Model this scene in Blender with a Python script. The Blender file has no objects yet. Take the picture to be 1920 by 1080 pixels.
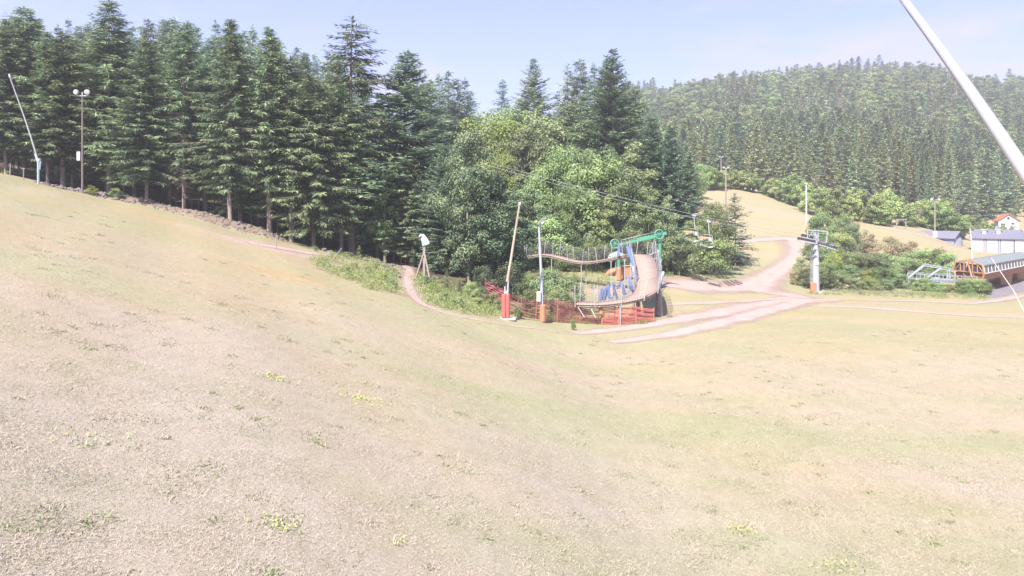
import bpy, math, random
import numpy as np
C = bpy.context.scene.collection
RNG = np.random.default_rng(7)
random.seed(7)
F = 1371.0            # focal length in photo pixels (1920 wide)
HX, HY = 960.0, 400.0
R = math.radians

# ------------------------------------------------------------------ terrain
def P(px, py, Y):
    return np.array([(px - HX) / F * Y, Y, (HY - py) / F * Y])

def plane(px, Y):
    return -6 - 0.259 * (px - HX) / F * Y - 0.05 * Y

def pl(px, ys):
    return [(y, plane(px, y)) for y in ys]

NEAR_L = [2, 8, 15, 30, 45, 60]
NEAR_R = [(2, -6.3), (16, -7.9), (30, -8.8)]
COLS = {
    -1600: pl(-1600, [2, 8, 15, 30, 45, 60, 70]) + [(90, 22), (150, 36), (250, 50), (400, 55), (800, 60), (1600, 60)],
    -500: pl(-500, NEAR_L + [74]) + [(90, 12), (120, 20), (150, 27), (250, 48), (400, 52), (800, 60), (1600, 60)],
    0: pl(0, NEAR_L + [78]) + [(90, 4.9), (120, 11), (150, 18), (250, 40), (400, 46), (800, 60), (1600, 60)],
    250: pl(250, NEAR_L + [78, 86]) + [(100, 1.8), (120, 6), (150, 13), (250, 34), (400, 40), (800, 60), (1600, 60)],
    500: pl(500, NEAR_L + [78, 88]) + [(100, -2.6), (125, 2), (150, 8), (250, 26), (400, 32), (800, 60), (1600, 60)],
    700: pl(700, NEAR_L + [78, 91]) + [(104, -5.8), (130, -2), (160, 5), (250, 14), (400, 22), (800, 70), (1600, 70)],
    850: pl(850, NEAR_L + [63]) + [(74, -8.0), (85, -7.7), (100, -7.4), (130, -4.5), (160, 3), (250, 14), (400, 20), (800, 80), (1600, 70)],
    960: pl(960, NEAR_L + [62]) + [(72, -9.4), (80, -9.4), (105, -7.7), (130, -4), (200, 8), (400, 28), (800, 100), (1600, 80)],
    1050: pl(1050, [2, 8, 15, 30, 45]) + [(60, -9.8), (66, -10.2), (80, -10.1), (105, -8), (130, -5), (200, 6), (400, 25), (800, 112), (1600, 80)],
    1150: [(2, -6.2), (15, -7.4), (30, -8.7), (45, -9.6), (60, -10.2), (66, -10.35), (80, -10.3), (100, -9.1), (110, -8), (130, -5), (200, 5), (400, 27), (800, 120), (1600, 80)],
    1250: [(2, -6.3), (16, -7.7), (30, -8.9), (45, -9.6), (60, -10), (72, -10.2), (85, -10.1), (98, -9.6), (115, -8.9), (130, -7), (200, 4), (400, 30), (600, 80), (800, 125), (1600, 80)],
    1350: NEAR_R + [(60, -9.9), (75, -10.4), (90, -10.8), (105, -10.8), (125, -9.3), (150, -6.5), (180, -1), (240, 9.6), (300, 14), (400, 33), (600, 86), (800, 134), (1600, 90)],
    1450: NEAR_R + [(60, -9.8), (90, -11), (110, -11.2), (130, -9.2), (160, -5.3), (200, 0), (230, 4.4), (260, 8), (400, 36), (600, 90), (800, 140), (1600, 90)],
    1530: NEAR_R + [(60, -9.7), (90, -11.2), (108, -11.9), (120, -11), (140, -8), (170, -4), (200, -1), (240, 2), (400, 36), (600, 93), (800, 145), (1600, 90)],
    1620: NEAR_R + [(60, -9.7), (90, -11), (112, -12.2), (125, -11.5), (145, -9), (175, -4.4), (200, -2.6), (230, -1), (400, 36), (600, 95), (800, 150), (1600, 90)],
    1720: NEAR_R + [(60, -9.7), (90, -10.8), (112, -12), (130, -12), (150, -10), (175, -7), (195, -4.6), (230, -2.5), (400, 33), (600, 93), (800, 150), (1600, 90)],
    1820: NEAR_R + [(60, -9.7), (90, -11), (110, -12.4), (130, -12.8), (150, -11.8), (170, -10.4), (190, -9.6), (230, -7.5), (280, -3), (400, 27), (600, 86), (800, 136), (1600, 90)],
    1920: NEAR_R + [(60, -9.6), (90, -10.9), (112, -12.5), (130, -13), (160, -11.5), (190, -9.7), (230, -8), (280, -4.5), (340, 3), (420, 25), (600, 80), (800, 135), (1600, 90)],
    2300: NEAR_R + [(60, -9.6), (90, -10.9), (112, -12.5), (130, -13), (160, -11.5), (190, -10), (230, -8), (280, -4.5), (340, 3), (420, 25), (600, 75), (800, 130), (1600, 90)],
    3600: NEAR_R + [(60, -9.6), (90, -10.9), (112, -12), (160, -11.5), (230, -6), (340, 8), (420, 25), (600, 70), (800, 120), (1600, 90)],
}
GY = np.exp(np.linspace(math.log(2.0), math.log(1600.0), 300))
GPX = np.arange(-1600, 3601, 4.0)
_ck = sorted(COLS)
_colz = np.array([np.interp(GY, [k[0] for k in COLS[c]], [k[1] for k in COLS[c]]) for c in _ck])   # (ncol, nY)
GZ = np.array([np.interp(GPX, _ck, _colz[:, j]) for j in range(len(GY))])                     # (nY, nPX)
def smooth(a, ax, n):
    for _ in range(n):
        p = np.take(a, np.clip(np.arange(a.shape[ax]) - 1, 0, a.shape[ax] - 1), ax)
        q = np.take(a, np.clip(np.arange(a.shape[ax]) + 1, 0, a.shape[ax] - 1), ax)
        a = 0.25 * p + 0.5 * a + 0.25 * q
    return a
GZ = smooth(smooth(GZ, 1, 40), 0, 5)
_near = np.clip((62 - GY) / 20, 0, 1)[:, None] * np.clip((GPX - 500) / 300, 0, 1)[None, :] * np.clip((2600 - GPX) / 300, 0, 1)[None, :]
GZ = GZ * (1 - _near) + smooth(GZ, 1, 500) * _near
# fewer columns outside the frame
_keep = (np.arange(len(GPX)) % 6 == 0) | ((GPX >= -120) & (GPX <= 2040)); _keep[-1] = True
GPX = GPX[_keep]; GZ = GZ[:, _keep]
# gentle undulation of the land
_X = (GPX[None, :] - HX) / F * GY[:, None]; _Y = np.repeat(GY[:, None], len(GPX), 1)
GZ = GZ + 0.10 * np.sin(_X * 0.31 + 0.6 * np.sin(_Y * 0.17)) * np.sin(_Y * 0.23 + 1.3) + 0.04 * np.sin(_X * 0.9 + _Y * 0.4)
EDGE = [(-1600, 62), (-400, 74), (0, 78), (155, 83), (275, 86), (440, 84), (520, 86), (585, 90), (740, 90), (790, 78), (850, 64), (960, 63), (1050, 66), (1150, 67), (1250, 90)]
_eY = np.interp(GPX, [e[0] for e in EDGE], [e[1] for e in EDGE])[None, :]
# low stony bank along the foot of the left wood
GZ = GZ + 0.95 * np.exp(-((_Y - _eY - 3.0) / 1.7) ** 2) * (np.clip((GPX - 140) / 100, 0, 1) * np.clip((545 - GPX) / 50, 0, 1))[None, :]
_lY = np.log(GY)

def gzp(px, Y):
    px = np.asarray(px, float); Y = np.asarray(Y, float)
    j = np.clip((np.log(np.maximum(Y, 2.01)) - _lY[0]) / (_lY[1] - _lY[0]), 0, len(GY) - 1.001)
    i = np.clip(np.interp(px, GPX, np.arange(len(GPX))), 0, len(GPX) - 1.001)
    j0 = j.astype(int); i0 = i.astype(int); fj = j - j0; fi = i - i0
    # weight in Y linearly inside the cell, as the mesh does
    fj = (np.maximum(Y, 2.01) - GY[j0]) / (GY[j0 + 1] - GY[j0])
    return ((GZ[j0, i0] * (1 - fi) + GZ[j0, i0 + 1] * fi) * (1 - fj) + (GZ[j0 + 1, i0] * (1 - fi) + GZ[j0 + 1, i0 + 1] * fi) * fj)

def gz(X, Y):
    return gzp(HX + F * np.asarray(X, float) / np.asarray(Y, float), Y)

def hit(px, py, y0=6.0, y1=900.0):
    """the point of the land seen at photo pixel (px, py)"""
    Ys = np.exp(np.linspace(math.log(y0), math.log(y1), 1500))
    g = HY - F * gzp(np.full_like(Ys, px), Ys) / Ys          # row at which the land appears
    idx = np.where(g <= py)[0]
    Y = Ys[idx[0]] if len(idx) else Ys[np.argmin(g)]
    return np.array([(px - HX) / F * Y, Y, float(gzp(px, Y))])

def G(px, Y):
    return np.array([(px - HX) / F * Y, Y, float(gzp(px, Y))])

# ------------------------------------------------------------------ materials
def mat(name):
    m = bpy.data.materials.new(name); m.use_nodes = True
    nt = m.node_tree; b = nt.nodes['Principled BSDF']
    return m, nt, b

def N(nt, t, **kw):
    n = nt.nodes.new(t)
    for k, v in kw.items(): setattr(n, k, v)
    return n

def setin(n, **kw):
    for k, v in kw.items(): n.inputs[k.replace('_', ' ')].default_value = v
    return n

def noise(nt, scale, detail=4, rough=0.55, vec=None, sc=None, rot=None):
    n = N(nt, 'ShaderNodeTexNoise'); n.inputs['Scale'].default_value = scale
    n.inputs['Detail'].default_value = detail; n.inputs['Roughness'].default_value = rough
    if vec is not None:
        if sc is not None:
            mp = N(nt, 'ShaderNodeMapping'); mp.inputs['Scale'].default_value = sc
            if rot is not None: mp.inputs['Rotation'].default_value = rot
            nt.links.new(vec, mp.inputs['Vector']); vec = mp.outputs['Vector']
        nt.links.new(vec, n.inputs['Vector'])
    return n.outputs['Fac']

def ramp(nt, fac, stops):
    r = N(nt, 'ShaderNodeValToRGB'); e = r.color_ramp.elements
    while len(e) < len(stops): e.new(0.5)
    for el, (p, c) in zip(e, stops):
        el.position = p; el.color = (c[0], c[1], c[2], 1) if not isinstance(c, (int, float)) else (c, c, c, 1)
    nt.links.new(fac, r.inputs['Fac'])
    return r.outputs['Color']

def mix(nt, fac, a, b, blend='MIX'):
    m = N(nt, 'ShaderNodeMix', data_type='RGBA', blend_type=blend)
    for s, v in ((0, fac), (6, a), (7, b)):
        if isinstance(v, (int, float)): m.inputs[s].default_value = v
        elif isinstance(v, tuple): m.inputs[s].default_value = (v[0], v[1], v[2], 1)
        else: nt.links.new(v, m.inputs[s])
    return m.outputs[2]

def mth(nt, op, a, b=None, clamp=False):
    m = N(nt, 'ShaderNodeMath', operation=op); m.use_clamp = clamp
    for s, v in ((0, a), (1, b)):
        if v is None: continue
        if isinstance(v, (int, float)): m.inputs[s].default_value = v
        else: nt.links.new(v, m.inputs[s])
    return m.outputs[0]

def bump(nt, b, h, strength=0.4, dist=0.05):
    bp = N(nt, 'ShaderNodeBump'); bp.inputs['Strength'].default_value = strength; bp.inputs['Distance'].default_value = dist
    nt.links.new(h, bp.inputs['Height']); nt.links.new(bp.outputs['Normal'], b.inputs['Normal'])

def objco(nt):
    return N(nt, 'ShaderNodeTexCoord').outputs['Object']

def paint(name, col, rough=0.5, metal=0.0, wear=0.25, scale=3.0, dark=0.6):
    """painted or plain surface with blotchy wear"""
    m, nt, b = mat(name)
    co = objco(nt)
    n1 = noise(nt, scale, 5, 0.6, co); n2 = noise(nt, scale * 7, 3, 0.6, co)
    f = mth(nt, 'MULTIPLY', ramp(nt, n1, [(0.42, 0.0), (0.75, 1.0)]), wear)
    c = mix(nt, f, col, tuple(x * dark for x in col))
    c = mix(nt, mth(nt, 'MULTIPLY', n2, wear * 0.5), c, tuple(min(1, x * 1.25 + 0.02) for x in col))
    nt.links.new(c, b.inputs['Base Color'])
    b.inputs['Roughness'].default_value = rough; b.inputs['Metallic'].default_value = metal
    return m

def leafmat(name, dark, mid, light, trans=0.25, rough=0.6, var=0.35):
    m, nt, b = mat(name)
    at = N(nt, 'ShaderNodeAttribute', attribute_name='tint'); rn = N(nt, 'ShaderNodeAttribute', attribute_name='rnd')
    oi = N(nt, 'ShaderNodeObjectInfo')
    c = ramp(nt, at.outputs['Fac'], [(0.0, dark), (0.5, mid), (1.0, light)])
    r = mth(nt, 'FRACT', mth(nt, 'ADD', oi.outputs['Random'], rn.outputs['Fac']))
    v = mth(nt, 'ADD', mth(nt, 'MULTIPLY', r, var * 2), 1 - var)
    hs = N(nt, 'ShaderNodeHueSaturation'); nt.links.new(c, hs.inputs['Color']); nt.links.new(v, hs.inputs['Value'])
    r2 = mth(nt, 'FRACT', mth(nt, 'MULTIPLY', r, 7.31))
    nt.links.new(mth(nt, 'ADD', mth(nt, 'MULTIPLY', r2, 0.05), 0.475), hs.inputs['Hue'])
    nt.links.new(hs.outputs['Color'], b.inputs['Base Color'])
    b.inputs['Roughness'].default_value = rough
    if 'Specular IOR Level' in b.inputs: b.inputs['Specular IOR Level'].default_value = 0.25
    t = N(nt, 'ShaderNodeBsdfTranslucent'); nt.links.new(hs.outputs['Color'], t.inputs['Color'])
    mx = N(nt, 'ShaderNodeMixShader'); mx.inputs[0].default_value = trans
    nt.links.new(b.outputs[0], mx.inputs[1]); nt.links.new(t.outputs[0], mx.inputs[2])
    nt.links.new(mx.outputs[0], nt.nodes['Material Output'].inputs['Surface'])
    return m

def barkmat(name, a, bcol):
    m, nt, b = mat(name)
    n = noise(nt, 4.0, 5, 0.6, objco(nt), (3, 3, 0.6))
    nt.links.new(ramp(nt, n, [(0.3, a), (0.7, bcol)]), b.inputs['Base Color']); b.inputs['Roughness'].default_value = 0.9
    bump(nt, b, n, 0.6, 0.05)
    return m

M = {}
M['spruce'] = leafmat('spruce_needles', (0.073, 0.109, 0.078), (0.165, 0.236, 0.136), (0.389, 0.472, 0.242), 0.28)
M['hazespruce'] = leafmat('haze_tinted_spruce_needles', (0.107, 0.164, 0.145), (0.202, 0.290, 0.227), (0.378, 0.479, 0.337), 0.28)  # distance haze is mixed into this paler, bluer needle colour
M['fir'] = leafmat('fir_needles', (0.062, 0.105, 0.088), (0.122, 0.190, 0.135), (0.263, 0.356, 0.206), 0.24)
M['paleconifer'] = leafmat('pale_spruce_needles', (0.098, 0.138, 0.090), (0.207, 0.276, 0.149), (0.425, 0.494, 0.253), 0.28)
M['leaf'] = leafmat('broad_leaves', (0.135, 0.190, 0.085), (0.255, 0.335, 0.140), (0.400, 0.480, 0.215), 0.4)
M['yleaf'] = leafmat('yellow_green_leaves', (0.190, 0.245, 0.065), (0.310, 0.375, 0.105), (0.440, 0.490, 0.160), 0.38, var=0.15)
M['dleaf'] = leafmat('dull_green_leaves', (0.120, 0.168, 0.092), (0.220, 0.290, 0.145), (0.360, 0.435, 0.215), 0.37)
M['weed'] = leafmat('weed_leaves', (0.12, 0.17, 0.06), (0.25, 0.31, 0.11), (0.42, 0.43, 0.20), 0.3)
M['dead'] = leafmat('dead_twigs', (0.13, 0.11, 0.10), (0.20, 0.17, 0.16), (0.28, 0.24, 0.22), 0.0)
M['rust'] = leafmat('dry_brown_shrub', (0.17, 0.145, 0.085), (0.29, 0.255, 0.150), (0.40, 0.37, 0.22), 0.25)
M['mapleleaf'] = leafmat('maple_leaves', (0.054, 0.087, 0.055), (0.104, 0.153, 0.088), (0.243, 0.289, 0.153), 0.3)
M['hedgeleaf'] = leafmat('bright_hedge_leaves', (0.162, 0.227, 0.090), (0.297, 0.383, 0.150), (0.443, 0.529, 0.220), 0.38)
M['hillneedle'] = leafmat('yellowish_hill_needles', (0.080, 0.103, 0.055), (0.168, 0.204, 0.093), (0.336, 0.360, 0.159), 0.28, var=0.5)  # yellowish green base colour of the hill conifers
M['hillleaf'] = leafmat('yellowish_hill_leaves', (0.105, 0.148, 0.062), (0.194, 0.253, 0.099), (0.323, 0.374, 0.150), 0.35, var=0.45)  # yellowish green base colour of the hill broadleaves
M['bark'] = barkmat('spruce_bark', (0.13, 0.10, 0.085), (0.29, 0.24, 0.21))
M['bark2'] = barkmat('grey_bark', (0.12, 0.105, 0.09), (0.28, 0.25, 0.22))
M['galv'] = paint('galvanised_steel', (0.410, 0.426, 0.451), 0.45, 0.35, 0.3, 4)
M['greysteel'] = paint('grey_painted_steel', (0.344, 0.369, 0.426), 0.5, 0.1, 0.3, 3)
M['white'] = paint('white_paint', (0.590, 0.590, 0.590), 0.4, 0.0, 0.12, 4, 0.75)
M['alu'] = paint('silver_aluminium', (0.52, 0.52, 0.53), 0.35, 0.6, 0.2, 5, 0.8)
M['woodgrey'] = barkmat('weathered_wood', (0.180, 0.148, 0.131), (0.344, 0.295, 0.271))
M['polebrown'] = barkmat('brown_lance_tube', (0.26, 0.21, 0.16), (0.42, 0.36, 0.29))
M['darkpole'] = barkmat('dark_timber_pole', (0.10, 0.075, 0.07), (0.22, 0.17, 0.16))
M['redpad'] = paint('red_crash_padding', (0.38, 0.105, 0.09), 0.6, 0, 0.35, 3, 0.7)
M['orangepad'] = paint('orange_crash_padding', (0.40, 0.175, 0.10), 0.6, 0, 0.3, 3, 0.7)
M['bluepad'] = paint('blue_padding', (0.095, 0.15, 0.30), 0.6, 0, 0.3, 4, 0.6)
M['greenpaint'] = paint('green_lift_paint', (0.07, 0.26, 0.175), 0.45, 0, 0.25, 3, 0.7)
M['orangepaint'] = paint('orange_station_paint', (0.40, 0.22, 0.115), 0.5, 0, 0.2, 2, 0.75)
M['rustbrown'] = paint('red_brown_cladding', (0.295, 0.115, 0.066), 0.6, 0, 0.25, 2, 0.75)
M['yellow'] = paint('yellow_seat_pad', (0.31, 0.215, 0.09), 0.6, 0, 0.2, 5, 0.75)
M['black'] = paint('black_rubber', (0.03, 0.03, 0.033), 0.6, 0, 0.2, 5)
M['teal'] = paint('pale_teal_paint', (0.27, 0.37, 0.40), 0.5, 0, 0.25, 4)
M['concrete'] = paint('concrete', (0.42, 0.41, 0.39), 0.9, 0, 0.4, 2)
M['redroof'] = paint('red_roof_tiles', (0.410, 0.139, 0.082), 0.8, 0, 0.35, 2)
M['blueroof'] = paint('grey_blue_sheet_roof', (0.164, 0.164, 0.213), 0.55, 0.1, 0.2, 0.6, 0.8)
M['plaster'] = paint('pale_plaster', (0.459, 0.443, 0.459), 0.85, 0, 0.2, 1.5, 0.8)
M['doorwhite'] = paint('white_garage_door', (0.410, 0.443, 0.492), 0.5, 0, 0.12, 1.0, 0.85)
M['bluegrey'] = paint('blue_grey_cladding', (0.20, 0.23, 0.31), 0.6, 0, 0.2, 1.2, 0.8)
M['grooved'] = None
M['lens'] = paint('lamp_glass', (0.451, 0.451, 0.451), 0.15, 0, 0.1, 8)
M['tarmac'] = paint('dark_hardstanding', (0.17, 0.155, 0.17), 0.9, 0, 0.4, 0.3)
M['stone'] = paint('grey_stone', (0.152, 0.127, 0.119), 0.9, 0, 0.6, 2.2, 0.5)
M['cable'] = paint('steel_cable', (0.32, 0.33, 0.35), 0.5, 0.2, 0.2, 3)
M['rope'] = paint('pale_netting_twine', (0.14, 0.12, 0.15), 0.8, 0, 0.3, 3)
M['redtwine'] = paint('dark_red_netting_twine', (0.19, 0.05, 0.058), 0.7, 0, 0.3, 1.0, 0.6)
M['orangetwine'] = paint('orange_red_netting_twine', (0.34, 0.095, 0.085), 0.7, 0, 0.25, 1.0, 0.75)

def planks(name, a, bcol, scale, axis_scale):
    m, nt, b = mat(name)
    uv = N(nt, 'ShaderNodeTexCoord').outputs['UV']
    w = N(nt, 'ShaderNodeTexWave', wave_type='BANDS', bands_direction='X'); w.inputs['Scale'].default_value = scale
    w.inputs['Distortion'].default_value = 0.3
    nt.links.new(uv, w.inputs['Vector'])
    n = noise(nt, 1.6, 4, 0.6, uv, axis_scale)
    c = ramp(nt, n, [(0.3, a), (0.7, bcol)])
    c = mix(nt, ramp(nt, w.outputs['Fac'], [(0.0, 1.0), (0.16, 0.0)]), c, tuple(x * 0.45 for x in a))
    nt.links.new(c, b.inputs['Base Color']); b.inputs['Roughness'].default_value = 0.85
    bump(nt, b, w.outputs['Fac'], 0.3, 0.03)
    return m
M['deck'] = planks('wooden_deck_planks', (0.279, 0.205, 0.172), (0.385, 0.295, 0.254), 1.2, (4, 0.6, 1))

def winmat():
    m, nt, b = mat('dark_window_glass')
    b.inputs['Roughness'].default_value = 0.25; b.inputs['Specular IOR Level'].default_value = 0.25
    n = noise(nt, 1.0, 3, 0.5, objco(nt))
    nt.links.new(ramp(nt, n, [(0.3, (0.035, 0.04, 0.06)), (0.7, (0.10, 0.10, 0.14))]), b.inputs['Base Color'])
    return m
M['glass'] = winmat()

def groundmat():
    m, nt, b = mat('meadow_and_forest_floor')
    co = objco(nt)
    at = N(nt, 'ShaderNodeAttribute', attribute_name='zones')
    sp = N(nt, 'ShaderNodeSeparateColor'); nt.links.new(at.outputs['Color'], sp.inputs[0])
    at2 = N(nt, 'ShaderNodeAttribute', attribute_name='zones2')
    sp2 = N(nt, 'ShaderNodeSeparateColor'); nt.links.new(at2.outputs['Color'], sp2.inputs[0])
    big = noise(nt, 0.045, 4, 0.6, co, (0.5, 1.3, 1), (0, 0, 0.15))
    mid = noise(nt, 0.35, 5, 0.65, co, (0.55, 1.3, 1), (0, 0, 0.12))
    streak = noise(nt, 1.6, 5, 0.7, co, (0.16, 1.5, 1), (0, 0, 0.12))
    fine = noise(nt, 11.0, 6, 0.75, co)
    clump = noise(nt, 2.3, 6, 0.75, co, (1.0, 0.45, 1))
    vfine = noise(nt, 42.0, 4, 0.8, co)
    band = noise(nt, 0.10, 4, 0.55, co, (0.33, 1.25, 1), (0, 0, 0.22))
    tone = noise(nt, 0.07, 3, 0.5, co, (0.5, 1.0, 1), (0, 0, -0.3))
    straw = ramp(nt, mid, [(0.25, (0.312, 0.230, 0.108)), (0.5, (0.374, 0.278, 0.137)), (0.75, (0.415, 0.322, 0.184))])
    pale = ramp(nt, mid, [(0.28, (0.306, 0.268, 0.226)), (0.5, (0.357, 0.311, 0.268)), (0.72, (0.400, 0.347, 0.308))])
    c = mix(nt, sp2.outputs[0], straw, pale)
    c = mix(nt, ramp(nt, tone, [(0.42, 0.0), (0.62, 0.5)]), c, (0.363, 0.303, 0.275))
    c = mix(nt, ramp(nt, band, [(0.47, 0.0), (0.62, 0.7)]), c, (0.268, 0.291, 0.155))
    # green growth where the turf is still alive, and to dim the bright right meadow
    gsel = mth(nt, 'MULTIPLY', ramp(nt, big, [(0.42, 0.0), (0.60, 1.0)]), ramp(nt, mid, [(0.40, 0.0), (0.62, 0.75)]))
    gsel = mth(nt, 'ADD', gsel, sp.outputs[2], True)
    c = mix(nt, mth(nt, 'MULTIPLY', gsel, 0.85), c, (0.228, 0.255, 0.120))
    c = mix(nt, mth(nt, 'MULTIPLY', ramp(nt, streak, [(0.5, 0.0), (0.72, 1.0)]), mth(nt, 'MULTIPLY', mth(nt, 'SUBTRACT', 1.0, sp2.outputs[0], True), 0.55)), c, (0.367, 0.268, 0.151))
    # clump and thatch grain
    c = mix(nt, ramp(nt, clump, [(0.34, 0.40), (0.52, 0.0)]), c, (0.215, 0.200, 0.131))
    c = mix(nt, ramp(nt, clump, [(0.52, 0.0), (0.70, 0.4)]), c, (0.415, 0.359, 0.288))
    c = mix(nt, ramp(nt, fine, [(0.36, 0.4), (0.56, 0.0)]), c, (0.215, 0.200, 0.135))
    c = mix(nt, ramp(nt, vfine, [(0.40, 0.42), (0.60, 0.0)]), c, (0.239, 0.215, 0.160))
    c = mix(nt, ramp(nt, vfine, [(0.56, 0.0), (0.78, 0.4)]), c, (0.463, 0.415, 0.351))
    # dirt
    dirt = ramp(nt, noise(nt, 0.9, 6, 0.7, co), [(0.3, (0.271, 0.204, 0.160)), (0.7, (0.399, 0.315, 0.264))])
    c = mix(nt, sp.outputs[1], c, dirt)
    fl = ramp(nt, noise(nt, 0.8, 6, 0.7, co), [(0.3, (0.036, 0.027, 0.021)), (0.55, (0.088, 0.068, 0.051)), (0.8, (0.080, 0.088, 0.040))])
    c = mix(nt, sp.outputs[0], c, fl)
    nt.links.new(c, b.inputs['Base Color']); b.inputs['Roughness'].default_value = 0.95
    if 'Specular IOR Level' in b.inputs: b.inputs['Specular IOR Level'].default_value = 0.1
    h = mth(nt, 'ADD', fine, mth(nt, 'MULTIPLY', vfine, 0.6))
    bump(nt, b, h, 0.7, 0.06)
    return m
M['ground'] = groundmat()

def trackmat():
    m, nt, b = mat('pale_gravel_track')
    co = objco(nt)
    uv = N(nt, 'ShaderNodeTexCoord').outputs['UV']
    sx = N(nt, 'ShaderNodeSeparateXYZ'); nt.links.new(uv, sx.inputs[0])
    n1 = noise(nt, 0.5, 6, 0.65, co); n2 = noise(nt, 9, 5, 0.75, co)
    c = ramp(nt, n1, [(0.25, (0.325, 0.232, 0.212)), (0.55, (0.395, 0.290, 0.272)), (0.8, (0.435, 0.340, 0.328))])
    c = mix(nt, ramp(nt, n2, [(0.35, 0.45), (0.55, 0.0)]), c, (0.258, 0.198, 0.152))
    wr = mth(nt, 'ABSOLUTE', mth(nt, 'SUBTRACT', mth(nt, 'ABSOLUTE', mth(nt, 'SUBTRACT', sx.outputs[0], 0.5)), 0.17))
    c = mix(nt, mth(nt, 'MULTIPLY', ramp(nt, wr, [(0.0, 1.0), (0.09, 0.0)]), 0.4), c, (0.44, 0.345, 0.325))
    cr = mth(nt, 'MULTIPLY', ramp(nt, mth(nt, 'ABSOLUTE', mth(nt, 'SUBTRACT', sx.outputs[0], 0.5)), [(0.03, 1.0), (0.11, 0.0)]), ramp(nt, noise(nt, 0.7, 5, 0.7, co), [(0.45, 0.0), (0.6, 0.6)]))
    c = mix(nt, cr, c, (0.27, 0.25, 0.15))
    nt.links.new(c, b.inputs['Base Color']); b.inputs['Roughness'].default_value = 0.95
    bump(nt, b, n2, 0.5, 0.04)
    # ragged verge: gravel thins out into turf toward the edges (u runs 0..1 across)
    d = mth(nt, 'ABSOLUTE', mth(nt, 'SUBTRACT', sx.outputs[0], 0.5))
    d = mth(nt, 'MULTIPLY', d, 2.0)
    n3 = noise(nt, 1.1, 6, 0.75, co)
    e = mth(nt, 'ADD', d, mth(nt, 'MULTIPLY', mth(nt, 'SUBTRACT', n3, 0.5), 1.1))
    a = ramp(nt, e, [(0.22, 0.95), (0.95, 0.0)])
    nt.links.new(a, b.inputs['Alpha'])
    return m
M['track'] = trackmat()

# ------------------------------------------------------------------ mesh helpers
def np_mesh(name, V, Fq, mats, attrs=None, fm=None, uv=None, smooth_=False):
    me = bpy.data.meshes.new(name)
    V = np.asarray(V, np.float32); Fq = np.asarray(Fq, np.int32); k = Fq.shape[1]
    me.vertices.add(len(V)); me.vertices.foreach_set('co', V.ravel())
    me.loops.add(Fq.size); me.loops.foreach_set('vertex_index', Fq.ravel())
    me.polygons.add(len(Fq)); me.polygons.foreach_set('loop_start', np.arange(0, Fq.size, k, dtype=np.int32))
    try: me.polygons.foreach_set('loop_total', np.full(len(Fq), k, np.int32))
    except Exception: pass
    for mm in (mats if isinstance(mats, (list, tuple)) else [mats]): me.materials.append(mm)
    if fm is not None: me.polygons.foreach_set('material_index', np.asarray(fm, np.int32))
    for an, av in (attrs or {}).items():
        a = me.attributes.new(an, 'FLOAT', 'FACE'); a.data.foreach_set('value', np.asarray(av, np.float32))
    if uv is not None:
        u = me.uv_layers.new(name='UVMap'); u.data.foreach_set('uv', np.asarray(uv, np.float32)[Fq.ravel()].ravel())
    if smooth_: me.polygons.foreach_set('use_smooth', np.ones(len(Fq), bool))
    me.update(calc_edges=True); me.validate()
    return me

def link(name, me, parent=None, loc=None):
    o = bpy.data.objects.new(name, me); C.objects.link(o)
    if parent is not None: o.parent = parent
    if loc is not None: o.location = tuple(float(v) for v in loc)
    return o

def tag(o, label=None, cat=None, group=None, kind=None):
    if label: o['label'] = label
    if cat: o['category'] = cat
    if group: o['group'] = group
    if kind: o['kind'] = kind
    return o

def thing(name, label, cat, loc=(0, 0, 0), rz=0.0, group=None):
    o = bpy.data.objects.new(name, None); C.objects.link(o); o.empty_display_size = 0.3
    o.location = tuple(float(v) for v in loc); o.rotation_euler = (0, 0, rz)
    return tag(o, label, cat, group)

def nrm(v):
    v = np.asarray(v, float); return v / max(1e-9, np.linalg.norm(v))

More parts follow.
